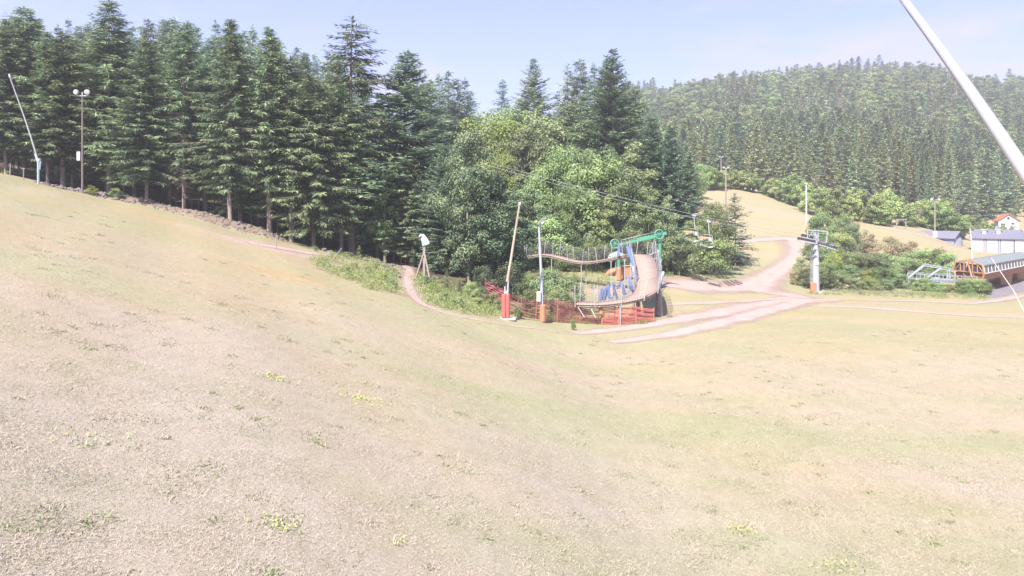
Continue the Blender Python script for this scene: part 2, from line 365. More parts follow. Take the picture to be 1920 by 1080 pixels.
class MB:
    """collects shapes into one mesh; points are given relative to self.o"""
    def __init__(self, o=(0, 0, 0)):
        self.v = []; self.f = []; self.mi = []; self.o = np.asarray(o, float); self.m = 0; self.uv = []
    def add(self, V, Fs):
        n = len(self.v)
        for p in V: self.v.append(tuple(np.asarray(p, float) - self.o)); self.uv.append((0, 0))
        for f in Fs: self.f.append(tuple(i + n for i in f)); self.mi.append(self.m)
    def box(self, c, s, rz=0.0):
        c = np.asarray(c, float); s = np.asarray(s, float) / 2
        ca, sa = math.cos(rz), math.sin(rz); V = []
        for dz in (-1, 1):
            for dx, dy in ((-1, -1), (1, -1), (1, 1), (-1, 1)):
                x, y = dx * s[0], dy * s[1]
                V.append(c + np.array([x * ca - y * sa, x * sa + y * ca, dz * s[2]]))
        self.add(V, [(3, 2, 1, 0), (4, 5, 6, 7), (0, 1, 5, 4), (1, 2, 6, 5), (2, 3, 7, 6), (3, 0, 4, 7)])
    def hexa(self, V):
        """8 corners: bottom ring then top ring"""
        self.add(V, [(3, 2, 1, 0), (4, 5, 6, 7), (0, 1, 5, 4), (1, 2, 6, 5), (2, 3, 7, 6), (3, 0, 4, 7)])
    def tube(self, pts, rad, n=8, cap=True):
        pts = [np.asarray(p, float) for p in pts]
        if isinstance(rad, (int, float)): rad = [rad] * len(pts)
        V = []; Fs = []
        ref = None
        for i, p in enumerate(pts):
            t = nrm((pts[min(i + 1, len(pts) - 1)] - pts[max(i - 1, 0)]))
            if ref is None:
                ref = np.array([0, 0, 1.0]) if abs(t[2]) < 0.9 else np.array([1.0, 0, 0])
            a = nrm(np.cross(t, ref)); b = np.cross(a, t); ref = b
            for k in range(n):
                an = 2 * math.pi * k / n
                V.append(p + rad[i] * (math.cos(an) * a + math.sin(an) * b))
        for i in range(len(pts) - 1):
            for k in range(n):
                k2 = (k + 1) % n
                Fs.append((i * n + k, i * n + k2, (i + 1) * n + k2, (i + 1) * n + k))
        if cap:
            Fs.append(tuple(range(n - 1, -1, -1))); Fs.append(tuple((len(pts) - 1) * n + k for k in range(n)))
        self.add(V, Fs)
    def bar(self, p0, p1, w, h=None):
        h = h or w
        p0 = np.asarray(p0, float); p1 = np.asarray(p1, float); t = nrm(p1 - p0)
        up = np.array([0, 0, 1.0]) if abs(t[2]) < 0.95 else np.array([0, 1.0, 0])
        a = nrm(np.cross(t, up)) * w / 2; b = nrm(np.cross(a, t)) * h / 2
        V = [p0 - a - b, p0 + a - b, p0 + a + b, p0 - a + b, p1 - a - b, p1 + a - b, p1 + a + b, p1 - a + b]
        self.add(V, [(3, 2, 1, 0), (4, 5, 6, 7), (0, 1, 5, 4), (1, 2, 6, 5), (2, 3, 7, 6), (3, 0, 4, 7)])
    def ring(self, c, axis, r, tr, n=24, m=6):
        c = np.asarray(c, float); ax = nrm(axis); ref = np.array([0, 0, 1.0]) if abs(ax[2]) < 0.9 else np.array([1.0, 0, 0])
        a = nrm(np.cross(ax, ref)); b = np.cross(a, ax); V = []; Fs = []
        for i in range(n):
            u = 2 * math.pi * i / n; d = math.cos(u) * a + math.sin(u) * b
            for j in range(m):
                w = 2 * math.pi * j / m
                V.append(c + d * (r + tr * math.cos(w)) + ax * tr * math.sin(w))
        for i in range(n):
            for j in range(m):
                Fs.append((i * m + j, ((i + 1) % n) * m + j, ((i + 1) % n) * m + (j + 1) % m, i * m + (j + 1) % m))
        self.add(V, Fs)
    def disc(self, c, axis, r, th, n=16):
        c = np.asarray(c, float); ax = nrm(axis)
        self.tube([c - ax * th / 2, c + ax * th / 2], r, n)
    def quad(self, a, b, c, d):
        self.add([a, b, c, d], [(0, 1, 2, 3)])
    def build(self, name, mats, parent=None, loc=None, bevel=0.0, smooth_=False):
        me = bpy.data.meshes.new(name); me.from_pydata([tuple(map(float, p)) for p in self.v], [], self.f)
        for mm in (mats if isinstance(mats, (list, tuple)) else [mats]): me.materials.append(mm)
        me.polygons.foreach_set('material_index', np.asarray(self.mi, np.int32))
        if smooth_: me.polygons.foreach_set('use_smooth', np.ones(len(me.polygons), bool))
        me.update()
        o = link(name, me, parent, loc)
        if bevel:
            md = o.modifiers.new('bevel', 'BEVEL'); md.width = bevel; md.segments = 2; md.limit_method = 'ANGLE'
        return o

# ------------------------------------------------------------------ vegetation generators (numpy leaf clouds)
def cards(P0, D, S, L, W, sag=0.0):
    """pointed leaf / twig quads; returns V, F"""
    L = L[:, None]; W = W[:, None]
    a = P0; mid = P0 + D * L * 0.45; mid[:, 2] += sag * L[:, 0] * 0.3
    tip = P0 + D * L; tip[:, 2] -= sag * L[:, 0] * 0.3
    V = np.stack([a, mid + S * W * 0.5, tip, mid - S * W * 0.5], 1).reshape(-1, 3)
    Fq = np.arange(len(V)).reshape(-1, 4)
    return V, Fq

def unit(a): return a / np.maximum(1e-9, np.linalg.norm(a, axis=1, keepdims=True))

def spruce_cloud(seed, H, Rad, hb, whorl=0.42, nbr=6, step=0.15, tw=0.75, droop=0.5, up=0.5, pend=0.55, wid=0.13, gap=0.12, power=0.85, ragged=0.42):
    """needle sprays of one conifer crown. hb: height where the crown starts"""
    r = np.random.default_rng(seed)
    PP, DD, SS, LL, WW, TT, LIMB = [], [], [], [], [], [], []
    h = hb
    side_bias = r.uniform(0.75, 1.25, 12)
    while h < H - 0.25:
        t = (h - hb) / (H - hb)
        prof = (1 - t) ** power * min(1.0, 0.45 + 2.2 * t)
        n = max(3, int(nbr * (1 - 0.3 * t) + r.uniform(-1, 1)))
        a0 = r.uniform(0, 6.28)
        for k in range(n):
            if r.random() < gap: continue
            az = a0 + 6.28 * k / n + r.uniform(-0.3, 0.3)
            Lb = Rad * prof * r.uniform(1 - ragged, 1 + ragged) * side_bias[int((az % 6.283) / 6.284 * 12)] + 0.18
            hh = h + r.uniform(-0.25, 0.25)
            e0 = -0.15 + up * (0.25 + 1.0 * t) + r.uniform(-0.1, 0.1)
            dr = droop * (1 - 0.8 * t) * r.uniform(0.7, 1.3)
            ns = max(3, int(Lb / step))
            s = np.linspace(0.12 if Lb > 1 else 0.02, 1, ns)
            rad = Lb * s
            z = hh + Lb * (math.tan(e0) * s - dr * s ** 2 + 0.55 * dr * s ** 4)
            ca, sa = math.cos(az), math.sin(az)
            pts = np.stack([ca * rad, sa * rad, z], 1)
            tan = np.gradient(pts, axis=0); tan = unit(tan)
            side = np.array([-sa, ca, 0])
            if Lb > 1.0: LIMB.append((np.array([0, 0, hh]), pts[ns // 2], pts[-1], 0.02 + 0.016 * Lb))
            for sg in (-1, 1, 0):
                m = ns
                p = pts + r.normal(0, 0.05, (m, 3))
                lat = sg * (0.85 + r.uniform(-0.2, 0.2, m))
                d = tan * r.uniform(0.45, 0.9, m)[:, None] + side[None, :] * lat[:, None]
                d[:, 2] -= pend * r.uniform(0.2, 1.2, m) * (1 - 0.7 * t)
                if sg == 0: d[:, 2] += r.uniform(-1.0, 0.35, m) * (0.9 if pend > 0.3 else 0.5)
                d = unit(d)
                L = tw * (1.08 - 0.5 * s) * (0.55 + 0.45 * min(1, Lb / 2.0)) * r.uniform(0.6, 1.25, m)
                S = unit(np.cross(d, np.array([0, 0, 1.0]) + r.normal(0, 0.55, (m, 3))))
                PP.append(p); DD.append(d); SS.append(S); LL.append(L); WW.append(np.full(m, wid * 0.68) * r.uniform(0.7, 1.3, m))
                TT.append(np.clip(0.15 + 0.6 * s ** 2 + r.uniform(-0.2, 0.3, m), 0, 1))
        h += whorl * (1 - 0.45 * t) * r.uniform(0.8, 1.2)
    # leader
    for _ in range(8):
        PP.append(np.array([[0, 0, H - 0.5 + 0.06 * _]])); d = unit(np.array([[r.normal(0, .5), r.normal(0, .5), 1.2]]))
        DD.append(d); SS.append(unit(np.cross(d, r.normal(0, 1, (1, 3))))); LL.append(np.array([0.5])); WW.append(np.array([wid * 0.8])); TT.append(np.array([0.6]))
    V, Fq = cards(np.concatenate(PP), np.concatenate(DD), np.concatenate(SS), np.concatenate(LL), np.concatenate(WW), 0.15)
    return V, Fq, np.concatenate(TT), LIMB

def tubes_np(segs, n=5):
    """list of (points, radii) -> V, F quads"""
    V = []; Fq = []; o = 0
    for pts, rad in segs:
        pts = np.asarray(pts, float); ref = np.array([0.31, 0.95, 0.05])
        for i, p in enumerate(pts):
            t = nrm(pts[min(i + 1, len(pts) - 1)] - pts[max(i - 1, 0)])
            a = nrm(np.cross(t, ref)); b = np.cross(a, t)
            an = np.arange(n) * 2 * math.pi / n
            V.append(p + rad[i] * (np.cos(an)[:, None] * a + np.sin(an)[:, None] * b))
        for i in range(len(pts) - 1):
            k = np.arange(n); k2 = (k + 1) % n
            Fq.append(np.stack([o + i * n + k, o + i * n + k2, o + (i + 1) * n + k2, o + (i + 1) * n + k], 1))
        o += len(pts) * n
    return np.concatenate(V), np.concatenate(Fq)

def spruce_proto(seed, H, Rad, hb, leaf, bark='bark', stubs=True, tr=None, **kw):
    """returns (trunk mesh, crown mesh, H)"""
    r = np.random.default_rng(seed + 999)
    V, Fq, T, limbs = spruce_cloud(seed, H, Rad, hb, **kw)
    tr = tr or 0.0085 * H
    bend = r.normal(0, 0.006 * H, 2)
    zs = np.array([-0.6, 0.0, 0.4, 0.15 * H, 0.4 * H, 0.7 * H, H - 0.1])
    rr = tr * np.array([1.5, 1.35, 1.05, 0.93, 0.68, 0.34, 0.05])
    pts = np.stack([bend[0] * np.sin(zs / H * 3), bend[1] * np.sin(zs / H * 3), zs], 1)
    segs = [(pts, rr)]
    if stubs:
        for k in range(int(hb * 5)):
            z = r.uniform(0.3 * hb, hb + 2); a = r.uniform(0, 6.28); L = r.uniform(0.4, 1.6)
            segs.append((np.array([[0, 0, z], [math.cos(a) * L, math.sin(a) * L, z + r.uniform(-0.3, 0.15)]]), [0.03, 0.01]))
    for a, b, c, rad in limbs[::2]:
        segs.append((np.array([a, b, c]), [rad, rad * 0.6, rad * 0.2]))
    tV, tF = tubes_np(segs, 6)
    trunk = np_mesh('trunk', tV, tF, M[bark])
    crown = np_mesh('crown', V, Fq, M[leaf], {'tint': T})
    return trunk, crown, H

def leaf_cloud(seed, H, Rx, zb, nclump=48, per=110, size=0.3, flat=0.9, top=0.62, cl=(0.20, 0.34)):
    """crown of leaf clumps between zb and H with radius Rx"""
    r = np.random.default_rng(seed)
    cz = zb + (H - zb) * 0.48; hz = (H - zb) * 0.52
    d = unit(r.normal(0, 1, (nclump, 3))); rad = r.uniform(0.45, 0.95, nclump)
    cen = d * rad[:, None]
    # taper to the top, fuller low down
    fz = np.where(cen[:, 2] > 0, 1 - 0.35 * cen[:, 2] ** 1.5 * (2 * top), 1.0)
    cen = np.stack([cen[:, 0] * Rx * fz * r.uniform(0.85, 1.15, nclump), cen[:, 1] * Rx * fz, cz + cen[:, 2] * hz], 1)
    cr = r.uniform(cl[0], cl[1], nclump) * Rx
    PP, NN, SZ, TT = [], [], [], []
    for c, q in zip(cen, cr):
        m = int(per * r.uniform(0.7, 1.3))
        dd = unit(r.normal(0, 1, (m, 3))); rr = q * r.uniform(0.35, 1.0, m) ** 0.5 * r.uniform(0.8, 1.25, m)
        p = c + dd * rr[:, None] * np.array([1, 1, flat * 0.8])
        PP.append(p); NN.append(unit(dd + np.array([0, 0, 0.7]) + r.normal(0, 0.5, (m, 3))))
        SZ.append(size * r.uniform(0.6, 1.35, m)); ct = r.uniform(-0.2, 0.2)
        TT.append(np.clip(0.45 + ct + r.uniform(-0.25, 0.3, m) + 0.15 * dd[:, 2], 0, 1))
    p = np.concatenate(PP); n = np.concatenate(NN); L = np.concatenate(SZ); T = np.concatenate(TT)
    tdir = unit(np.cross(n, r.normal(0, 1, n.shape))); S = np.cross(n, tdir)
    V, Fq = cards(p - tdir * L[:, None] * 0.5, tdir, S, L, L * 0.72, 0.2)
    return V, Fq, T, cen

def broad_proto(seed, H, Rx, zb, leaf, bark='bark2', tr=None, multi=1, **kw):
    r = np.random.default_rng(seed + 555)
    V, Fq, T, cen = leaf_cloud(seed, H, Rx, zb, **kw)
    tr = tr or 0.014 * H
    segs = []
    for s in range(multi):
        ang = r.uniform(0, 6.28); sp = 0 if multi == 1 else r.uniform(0.1, 0.35) * Rx
        top = np.array([math.cos(ang) * sp, math.sin(ang) * sp, H * 0.72])
        base = np.array([math.cos(ang) * sp * 0.25, math.sin(ang) * sp * 0.25, -0.5])
        midp = base * 0.5 + top * 0.5 + np.array([r.normal(0, 0.02 * H), r.normal(0, 0.02 * H), 0])
        q = tr if multi == 1 else tr * 0.6
        segs.append((np.array([base, base + (midp - base) * 0.35, midp, top]), [q * 1.3, q, q * 0.75, q * 0.2]))
        for c in cen[s::multi][:14]:
            st = base + (top - base) * np.clip((c[2] - base[2]) / (top[2] - base[2]) - 0.25, 0.12, 0.9)
            segs.append((np.array([st, st * 0.45 + c * 0.55 + np.array([0, 0, 0.15]), c]), [q * 0.4, q * 0.22, q * 0.07]))
    tV, tF = tubes_np(segs, 6)
    return np_mesh('trunk', tV, tF, M[bark]), np_mesh('crown', V, Fq, M[leaf], {'tint': T}), H

def place_tree(proto, name, label, cat, base, height, rz=None, wscale=1.0, group=None, lean=0.0):
    trunk, crown, H = proto
    s = height / H
    t = thing(name, label, cat, base, random.uniform(0, 6.28) if rz is None else rz, group)
    t.scale = (s * wscale, s * wscale, s)
    if lean: t.rotation_euler[0] = random.uniform(-lean, lean); t.rotation_euler[1] = random.uniform(-lean, lean)
    link('trunk', trunk, t); link('crown', crown, t)
    return t

def place_one(me, name, label, cat, base, s, wscale=1.0, group=None):
    o = link(name, me, None, base); o.scale = (s * wscale, s * wscale, s); o.rotation_euler = (0, 0, random.uniform(0, 6.28))
    return tag(o, label, cat, group)

# ------------------------------------------------------------------ ground sheet
def edgeY(px): return np.interp(px, [e[0] for e in EDGE], [e[1] for e in EDGE])

def blob(X, Y, cx, cy, rx, ry, soft=0.35, ang=0.0):
    ca, sa = math.cos(ang), math.sin(ang)
    dx, dy = X - cx, Y - cy
    u = (dx * ca + dy * sa) / rx; v = (-dx * sa + dy * ca) / ry
    return np.clip((1 - np.sqrt(u * u + v * v)) / soft + 0.5, 0, 1)

def polydist(X, Y, pts):
    d = np.full(X.shape, 1e9)
    for a, b in zip(pts[:-1], pts[1:]):
        ab = np.array([b[0] - a[0], b[1] - a[1]]); L2 = max(1e-9, ab @ ab)
        t = np.clip(((X - a[0]) * ab[0] + (Y - a[1]) * ab[1]) / L2, 0, 1)
        d = np.minimum(d, np.hypot(X - a[0] - t * ab[0], Y - a[1] - t * ab[1]))
    return d

def build_ground():
    PX = np.repeat(GPX[None, :], len(GY), 0); YY = np.repeat(GY[:, None], len(GPX), 1); XX = (PX - HX) / F * YY
    V = np.stack([XX, YY, GZ], 2).reshape(-1, 3)
    nx = len(GPX); j, i = np.meshgrid(np.arange(len(GY) - 1), np.arange(nx - 1), indexing='ij')
    a = (j * nx + i).ravel()
    Fq = np.stack([a, a + 1, a + nx + 1, a + nx], 1)
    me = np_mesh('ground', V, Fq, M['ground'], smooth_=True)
    rn = np.random.default_rng(3)
    wob = 2.2 * np.sin(XX * 0.5 + 0.7 * np.sin(YY * 0.3)) + 1.2 * np.sin(XX * 1.3 + YY)
    ss = lambda x, lo, hi: np.clip((x - lo) / (hi - lo), 0, 1)
    eY = edgeY(PX)
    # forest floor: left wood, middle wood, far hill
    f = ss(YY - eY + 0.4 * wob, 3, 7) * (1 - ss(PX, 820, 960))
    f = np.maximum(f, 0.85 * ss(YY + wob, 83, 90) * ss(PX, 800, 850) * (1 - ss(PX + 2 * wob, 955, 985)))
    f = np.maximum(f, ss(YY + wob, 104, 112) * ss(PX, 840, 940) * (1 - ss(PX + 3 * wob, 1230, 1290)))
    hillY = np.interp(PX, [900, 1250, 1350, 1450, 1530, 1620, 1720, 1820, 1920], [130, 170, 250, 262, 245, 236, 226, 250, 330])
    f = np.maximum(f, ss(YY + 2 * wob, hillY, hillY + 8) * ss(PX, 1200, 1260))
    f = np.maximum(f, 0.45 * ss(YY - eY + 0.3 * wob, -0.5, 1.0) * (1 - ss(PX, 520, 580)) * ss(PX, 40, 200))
    # dirt: stony bank along the wood edge, bare patches
    d = ss(YY - eY + 0.3 * wob, -1.5, 0.5) * (1 - ss(YY - eY + 0.3 * wob, 4, 7)) * (1 - ss(PX, 560, 660)) * ss(PX, 40, 200) * 0.55
    hp = lambda x, y: hit(x, y)[:2]
    for (px, py, rx, ry) in ((560, 476, 5.0, 6.0), (500, 463, 5.5, 3.0), (775, 503, 2.2, 3.5), (1010, 520, 3, 3), (1150, 545, 4, 2.5)):
        q = hp(px, py); d = np.maximum(d, blob(XX, YY, q[0], q[1], rx, ry, 0.5))
    # green: verge along the wood, around the shrubs, the banks on the right
    g = 0.75 * np.exp(-((YY - eY + 4 + 0.4 * wob) / 4.0) ** 2) * (PX < 700)
    g = np.maximum(g, 0.65 * ss(YY - eY + 0.3 * wob, -1, 2) * ss(PX, 600, 700) * (YY < 112) * (PX < 1260))
    g = np.maximum(g, 0.75 * ss(PX, 1225, 1275) * (1 - ss(PX, 1420, 1500)) * ss(YY, 108, 112) * (1 - ss(YY, 122, 132)))
    g = np.maximum(g, 0.35 * ss(PX, 1490, 1540) * ss(YY, 100, 106) * (1 - ss(YY, 150, 165)))
    g = np.maximum(g, 0.5 * blob(XX, YY, *hp(1490, 535), 6, 8, 0.6))
    g = np.maximum(g, 0.55 * blob(XX, YY, *hp(1300, 600), 6, 5, 0.6)); g = np.maximum(g, 0.6 * blob(XX, YY, *hp(1140, 612), 9, 2.5, 0.6))
    g = np.maximum(g, (0.42 + 0.06 * np.sin(XX * 0.3 + YY * 0.2)) * ss(PX, 1150, 1400) * ss(YY, 30, 55) * (1 - ss(YY, 98, 112)))  # greenish right meadow; the tint also tones down its brightly lit slope
    g = np.maximum(g, 0.16 * ss(PX, 1250, 1500) * ss(YY, 108, 125))
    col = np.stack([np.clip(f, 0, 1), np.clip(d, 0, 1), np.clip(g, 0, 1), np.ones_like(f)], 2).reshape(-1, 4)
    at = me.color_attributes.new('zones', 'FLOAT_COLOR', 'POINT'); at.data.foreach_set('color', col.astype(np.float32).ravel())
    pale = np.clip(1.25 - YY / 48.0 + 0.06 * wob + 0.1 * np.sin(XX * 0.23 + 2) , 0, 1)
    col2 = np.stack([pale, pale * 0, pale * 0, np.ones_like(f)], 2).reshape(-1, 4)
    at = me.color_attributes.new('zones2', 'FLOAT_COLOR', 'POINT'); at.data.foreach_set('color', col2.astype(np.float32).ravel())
    o = link('ground', me); o['kind'] = 'structure'; o['label'] = 'sloping dry meadow and forest floor'
build_ground()

# ------------------------------------------------------------------ tracks draped on the land
def track(name, pxs, width, lift=0.04, label=None, nac=9):
    pts = np.array([hit(*p) if len(p) == 2 else G(p[0], p[2]) for p in pxs])
    # resample
    seg = np.r_[0, np.cumsum(np.linalg.norm(np.diff(pts[:, :2], axis=0), axis=1))]
    n = max(8, int(seg[-1] / 0.8)); u = np.linspace(0, seg[-1], n)
    x = np.interp(u, seg, pts[:, 0]); y = np.interp(u, seg, pts[:, 1])
    x = smooth(x, 0, 6); y = smooth(y, 0, 6)
    w = 1.45 * np.interp(u, seg, width if hasattr(width, '__len__') else [width] * len(pts))
    t = np.stack([np.gradient(x), np.gradient(y)], 1); t = unit(t); nrm2 = np.stack([-t[:, 1], t[:, 0]], 1)
    V = []; UV = []
    for k in range(nac):
        s = k / (nac - 1) - 0.5
        X = x + nrm2[:, 0] * w * s; Y = y + nrm2[:, 1] * w * s
        V.append(np.stack([X, Y, gz(X, Y) + lift], 1)); UV.append(np.stack([np.full(n, s + 0.5), u], 1))
    V = np.stack(V, 1).reshape(-1, 3); UV = np.stack(UV, 1).reshape(-1, 2)
    j, i = np.meshgrid(np.arange(n - 1), np.arange(nac - 1), indexing='ij'); a = (j * nac + i).ravel()
    me = np_mesh(name, V, np.stack([a, a + 1, a + nac + 1, a + nac], 1), M['track'], uv=UV, smooth_=True)
    o = link(name, me); o['kind'] = 'structure'
    if label: o['label'] = label
    return o
track('gravel_road', [(1060, 624), (1150, 618), (1250, 604), (1350, 588), (1440, 571), (1510, 562), (1580, 563)], [1.6, 2.8, 3.4, 4.4, 5.6, 6.0, 3.5], 0.02, 'pale pink gravel road curving across the meadow')
track('wheel_track', [(1130, 642), (1230, 632), (1330, 612), (1420, 588), (1500, 566)], [1.4, 2.5, 3.2, 3.6, 3.0], 0.026)
track('gravel_road', [(1500, 561), (1600, 562), (1700, 565), (1790, 569), (1850, 567), (1900, 558), (1960, 545)], [2.5, 2.0, 1.8, 1.8, 2.2, 2.6, 3], 0.032, 'gravel road along the shrubs to the lift station')
track('wheel_track', [(1490, 570), (1600, 575), (1700, 584), (1800, 591), (1930, 596), (2050, 602)], [1.2, 1.6, 1.6, 1.6, 1.6, 1.6], 0.02)
track('dirt_road', [(1215, 535), (1260, 534), (1330, 537), (1400, 541), (1450, 548), (1510, 560)], [2, 8, 9, 10, 8, 5], 0.024, 'broad bare dirt road below the wood')
track('dirt_road', [(1400, 545), (1430, 525), (1462, 505), (1490, 488), (1504, 470), (1500, 452), (1470, 447), (1420, 450), (1375, 455)], [9, 6, 4.5, 4.5, 6.5, 8, 6, 4, 3], 0.03, 'dirt road bending up the ski slope')
track('wheel_track', [(1235, 572), (1300, 570), (1370, 566), (1450, 561), (1505, 560)], [1.0, 1.8, 1.8, 1.6, 1.5], 0.036)
track('footpath', [(760, 494), (768, 515), (764, 535), (775, 556), (795, 574), (840, 590), (900, 602), (960, 611), (1040, 620)], [2.2, 1.6, 1.3, 1.2, 1.1, 1.0, 0.9, 0.8, 0.6], 0.018, 'narrow trodden path winding down from the wood')
track('footpath', [(455, 455), (500, 462), (560, 470), (600, 478), (650, 482), (720, 492), (770, 496)], [1.5, 2.5, 4.0, 3.5, 1.6, 1.5, 2.5], 0.024)
track('dirt_road', [(1640, 424), (1700, 436), (1760, 450), (1830, 468), (1890, 474), (1960, 478)], [2.5, 3, 3, 4, 6, 8], 0.02, 'dirt road past the grey garages')

# ------------------------------------------------------------------ camera, sky, sun, air
cam = bpy.data.cameras.new('camera'); co = bpy.data.objects.new('camera', cam); C.objects.link(co)
bpy.context.scene.camera = co
cam.sensor_width = 36.0; cam.lens = 36.0 * F / 1920.0
cam.shift_y = -(540.0 - HY) / 1920.0
co.location = (0, 0, 0); co.rotation_euler = (R(90), 0, 0)
cam.clip_start = 0.1; cam.clip_end = 6000

SUN_EL, SUN_AZ = 50.0, -152.0      # azimuth clockwise from the view direction (+Y): the sun stands left, a little behind
sd = np.array([math.sin(R(SUN_AZ)) * math.cos(R(SUN_EL)), math.cos(R(SUN_AZ)) * math.cos(R(SUN_EL)), math.sin(R(SUN_EL))])
su = bpy.data.lights.new('sun', 'SUN'); so = bpy.data.objects.new('sun', su); C.objects.link(so)
su.energy = 3.1; su.angle = R(0.6); su.color = (1.0, 0.93, 0.83)
from mathutils import Vector
so.rotation_euler = Vector((-sd[0], -sd[1], -sd[2])).to_track_quat('-Z', 'Y').to_euler()

w = bpy.data.worlds.new('World'); bpy.context.scene.world = w; w.use_nodes = True
nt = w.node_tree; bg = nt.nodes['Background']
sky = nt.nodes.new('ShaderNodeTexSky'); sky.sky_type = 'NISHITA'; sky.sun_disc = False
sky.sun_elevation = R(SUN_EL); sky.sun_rotation = R(SUN_AZ)
sky.air_density = 1.0; sky.dust_density = 1.6; sky.ozone_density = 3.0; sky.altitude = 900
tc = nt.nodes.new('ShaderNodeTexCoord')
cn = noise(nt, 3.2, 7, 0.62, tc.outputs['Generated'], (1.0, 1.0, 4.5), (0.12, 0.0, 0.0))
sx = nt.nodes.new('ShaderNodeSeparateXYZ'); nt.links.new(tc.outputs['Generated'], sx.inputs[0])
low = ramp(nt, sx.outputs[2], [(0.05, 1.0), (0.25, 0.35), (0.5, 0.1)])
cf = mth(nt, 'MULTIPLY', mth(nt, 'MULTIPLY', ramp(nt, cn, [(0.50, 0.0), (0.66, 1.0)]), low), 0.9)
veil = mix(nt, 1.0, sky.outputs['Color'], (0.97, 0.785, 0.985), 'MULTIPLY')
ccol = mix(nt, cf, veil, (4.2, 3.15, 4.0))
nt.links.new(ccol, bg.inputs['Color']); bg.inputs['Strength'].default_value = 0.066

vs = bpy.context.scene.view_settings
vs.view_transform = 'Standard'; vs.look = 'None'; vs.gamma = 1.0; vs.exposure = 2.16
bpy.context.scene.cycles.max_bounces = 6; bpy.context.scene.cycles.transparent_max_bounces = 16
bpy.context.scene.cycles.volume_bounces = 0
bpy.context.scene.cycles.use_denoising = True

HAZE = 0.0006
if HAZE > 0:
    hz = MB(); hz.box((0, 900, 85), (7000, 1900, 260))
    m = bpy.data.materials.new('thin_haze'); m.use_nodes = True; hn = m.node_tree; hn.nodes.remove(hn.nodes['Principled BSDF'])
    pv = hn.nodes.new('ShaderNodeVolumePrincipled'); pv.inputs['Density'].default_value = HAZE; pv.inputs['Color'].default_value = (0.92, 0.95, 0.97, 1)
    pv.inputs['Anisotropy'].default_value = 0.25
    hn.links.new(pv.outputs[0], hn.nodes['Material Output'].inputs['Volume'])
    ho = hz.build('haze', m); ho['kind'] = 'stuff'; ho['label'] = 'thin pale summer haze over the valley'

# ------------------------------------------------------------------ turf: short dry blades on the near meadow
def grass():
    r = np.random.default_rng(21)
    m, nt, b = mat('dry_grass_blades')
    at = N(nt, 'ShaderNodeAttribute', attribute_name='tint')
    c = ramp(nt, at.outputs['Fac'], [(0.0, (0.17, 0.22, 0.10)), (0.22, (0.25, 0.25, 0.155)), (0.45, (0.335, 0.29, 0.23)), (0.8, (0.38, 0.33, 0.275)), (1.0, (0.42, 0.37, 0.32))])
    nt.links.new(c, b.inputs['Base Color']); b.inputs['Roughness'].default_value = 0.8
    n = 1050000
    u = r.uniform(0, 1, n)
    Y = 9.5 * (78 / 9.5) ** (u ** 1.15); px = r.uniform(-260, 2160, n); X = (px - HX) / F * Y
    dens = 0.5 + 0.5 * np.sin(X * 1.7 + 1.1 * np.sin(Y * 1.3)) * np.sin(Y * 1.9 + 0.8 * np.sin(X * 0.9))
    keep = (r.uniform(0, 1, n) < 0.35 + 0.65 * dens) & (Y < edgeY(px) - 3) & (r.uniform(0, 1, n) < np.clip(0.55 + (px - 1050) / 400, 0.55, 1)) & ((px < 1150) | (Y < 62))
    X, Y, px, dens = X[keep], Y[keep], px[keep], dens[keep]; n = len(X)
    Z = gzp(px, Y)
    L = r.uniform(0.035, 0.095, n) * (0.8 + 0.5 * dens)
    D = unit(np.stack([r.normal(0, 0.8, n), r.normal(0, 0.8, n), r.uniform(0.25, 1.0, n)], 1))
    S = unit(np.cross(D, r.normal(0, 1, (n, 3))))
    V, Fq = cards(np.stack([X, Y, Z - 0.01], 1), D, S, L, 0.0055 + 0.00017 * Y, 0.3)
    patch = 0.5 + 0.5 * np.sin(X * 0.8 + 2 * np.sin(Y * 0.35)) * np.sin(Y * 0.55 + 1.7 * np.sin(X * 0.3))
    T = np.clip(r.uniform(0.25, 1.0, n) - 0.30 * (patch > 0.72) - 0.25 * (r.uniform(0, 1, n) < 0.18), 0, 1)
    # greener tufts of herbs
    k = 420; cY = 9.5 * (60 / 9.5) ** r.uniform(0, 1, k); cp = r.uniform(0, 1920, k); ok = cY < edgeY(cp) - 6; cY = cY[ok]; cp = cp[ok]; k = len(cY)
    per = 46; sp_ = r.uniform(0.06, 0.30, k)
    hx = ((cp - HX) / F * cY)[:, None] + r.normal(0, 1, (k, per)) * sp_[:, None]; hy = cY[:, None] + r.normal(0, 1, (k, per)) * sp_[:, None]
    hx = hx.ravel(); hy = hy.ravel(); n2 = len(hx)
    D2 = unit(np.stack([r.normal(0, 0.7, n2), r.normal(0, 0.7, n2), r.uniform(0.2, 1.0, n2)], 1))
    V2, F2 = cards(np.stack([hx, hy, gz(hx, hy) - 0.01], 1), D2, unit(np.cross(D2, r.normal(0, 1, (n2, 3)))), r.uniform(0.05, 0.14, n2), 0.016 + 0.0003 * hy, 0.3)
    T2 = np.repeat(r.uniform(0.0, 0.3, k), per) + r.uniform(-0.05, 0.1, n2)
    V = np.concatenate([V, V2]); Fq = np.concatenate([Fq, F2 + 4 * n]); T = np.clip(np.concatenate([T, T2]), 0, 1)
    me = np_mesh('meadow_grass', V, Fq, m, {'tint': T})
    tag(link('meadow_grass', me), 'short dry straw coloured grass on the near meadow', None, None, 'stuff')
grass()

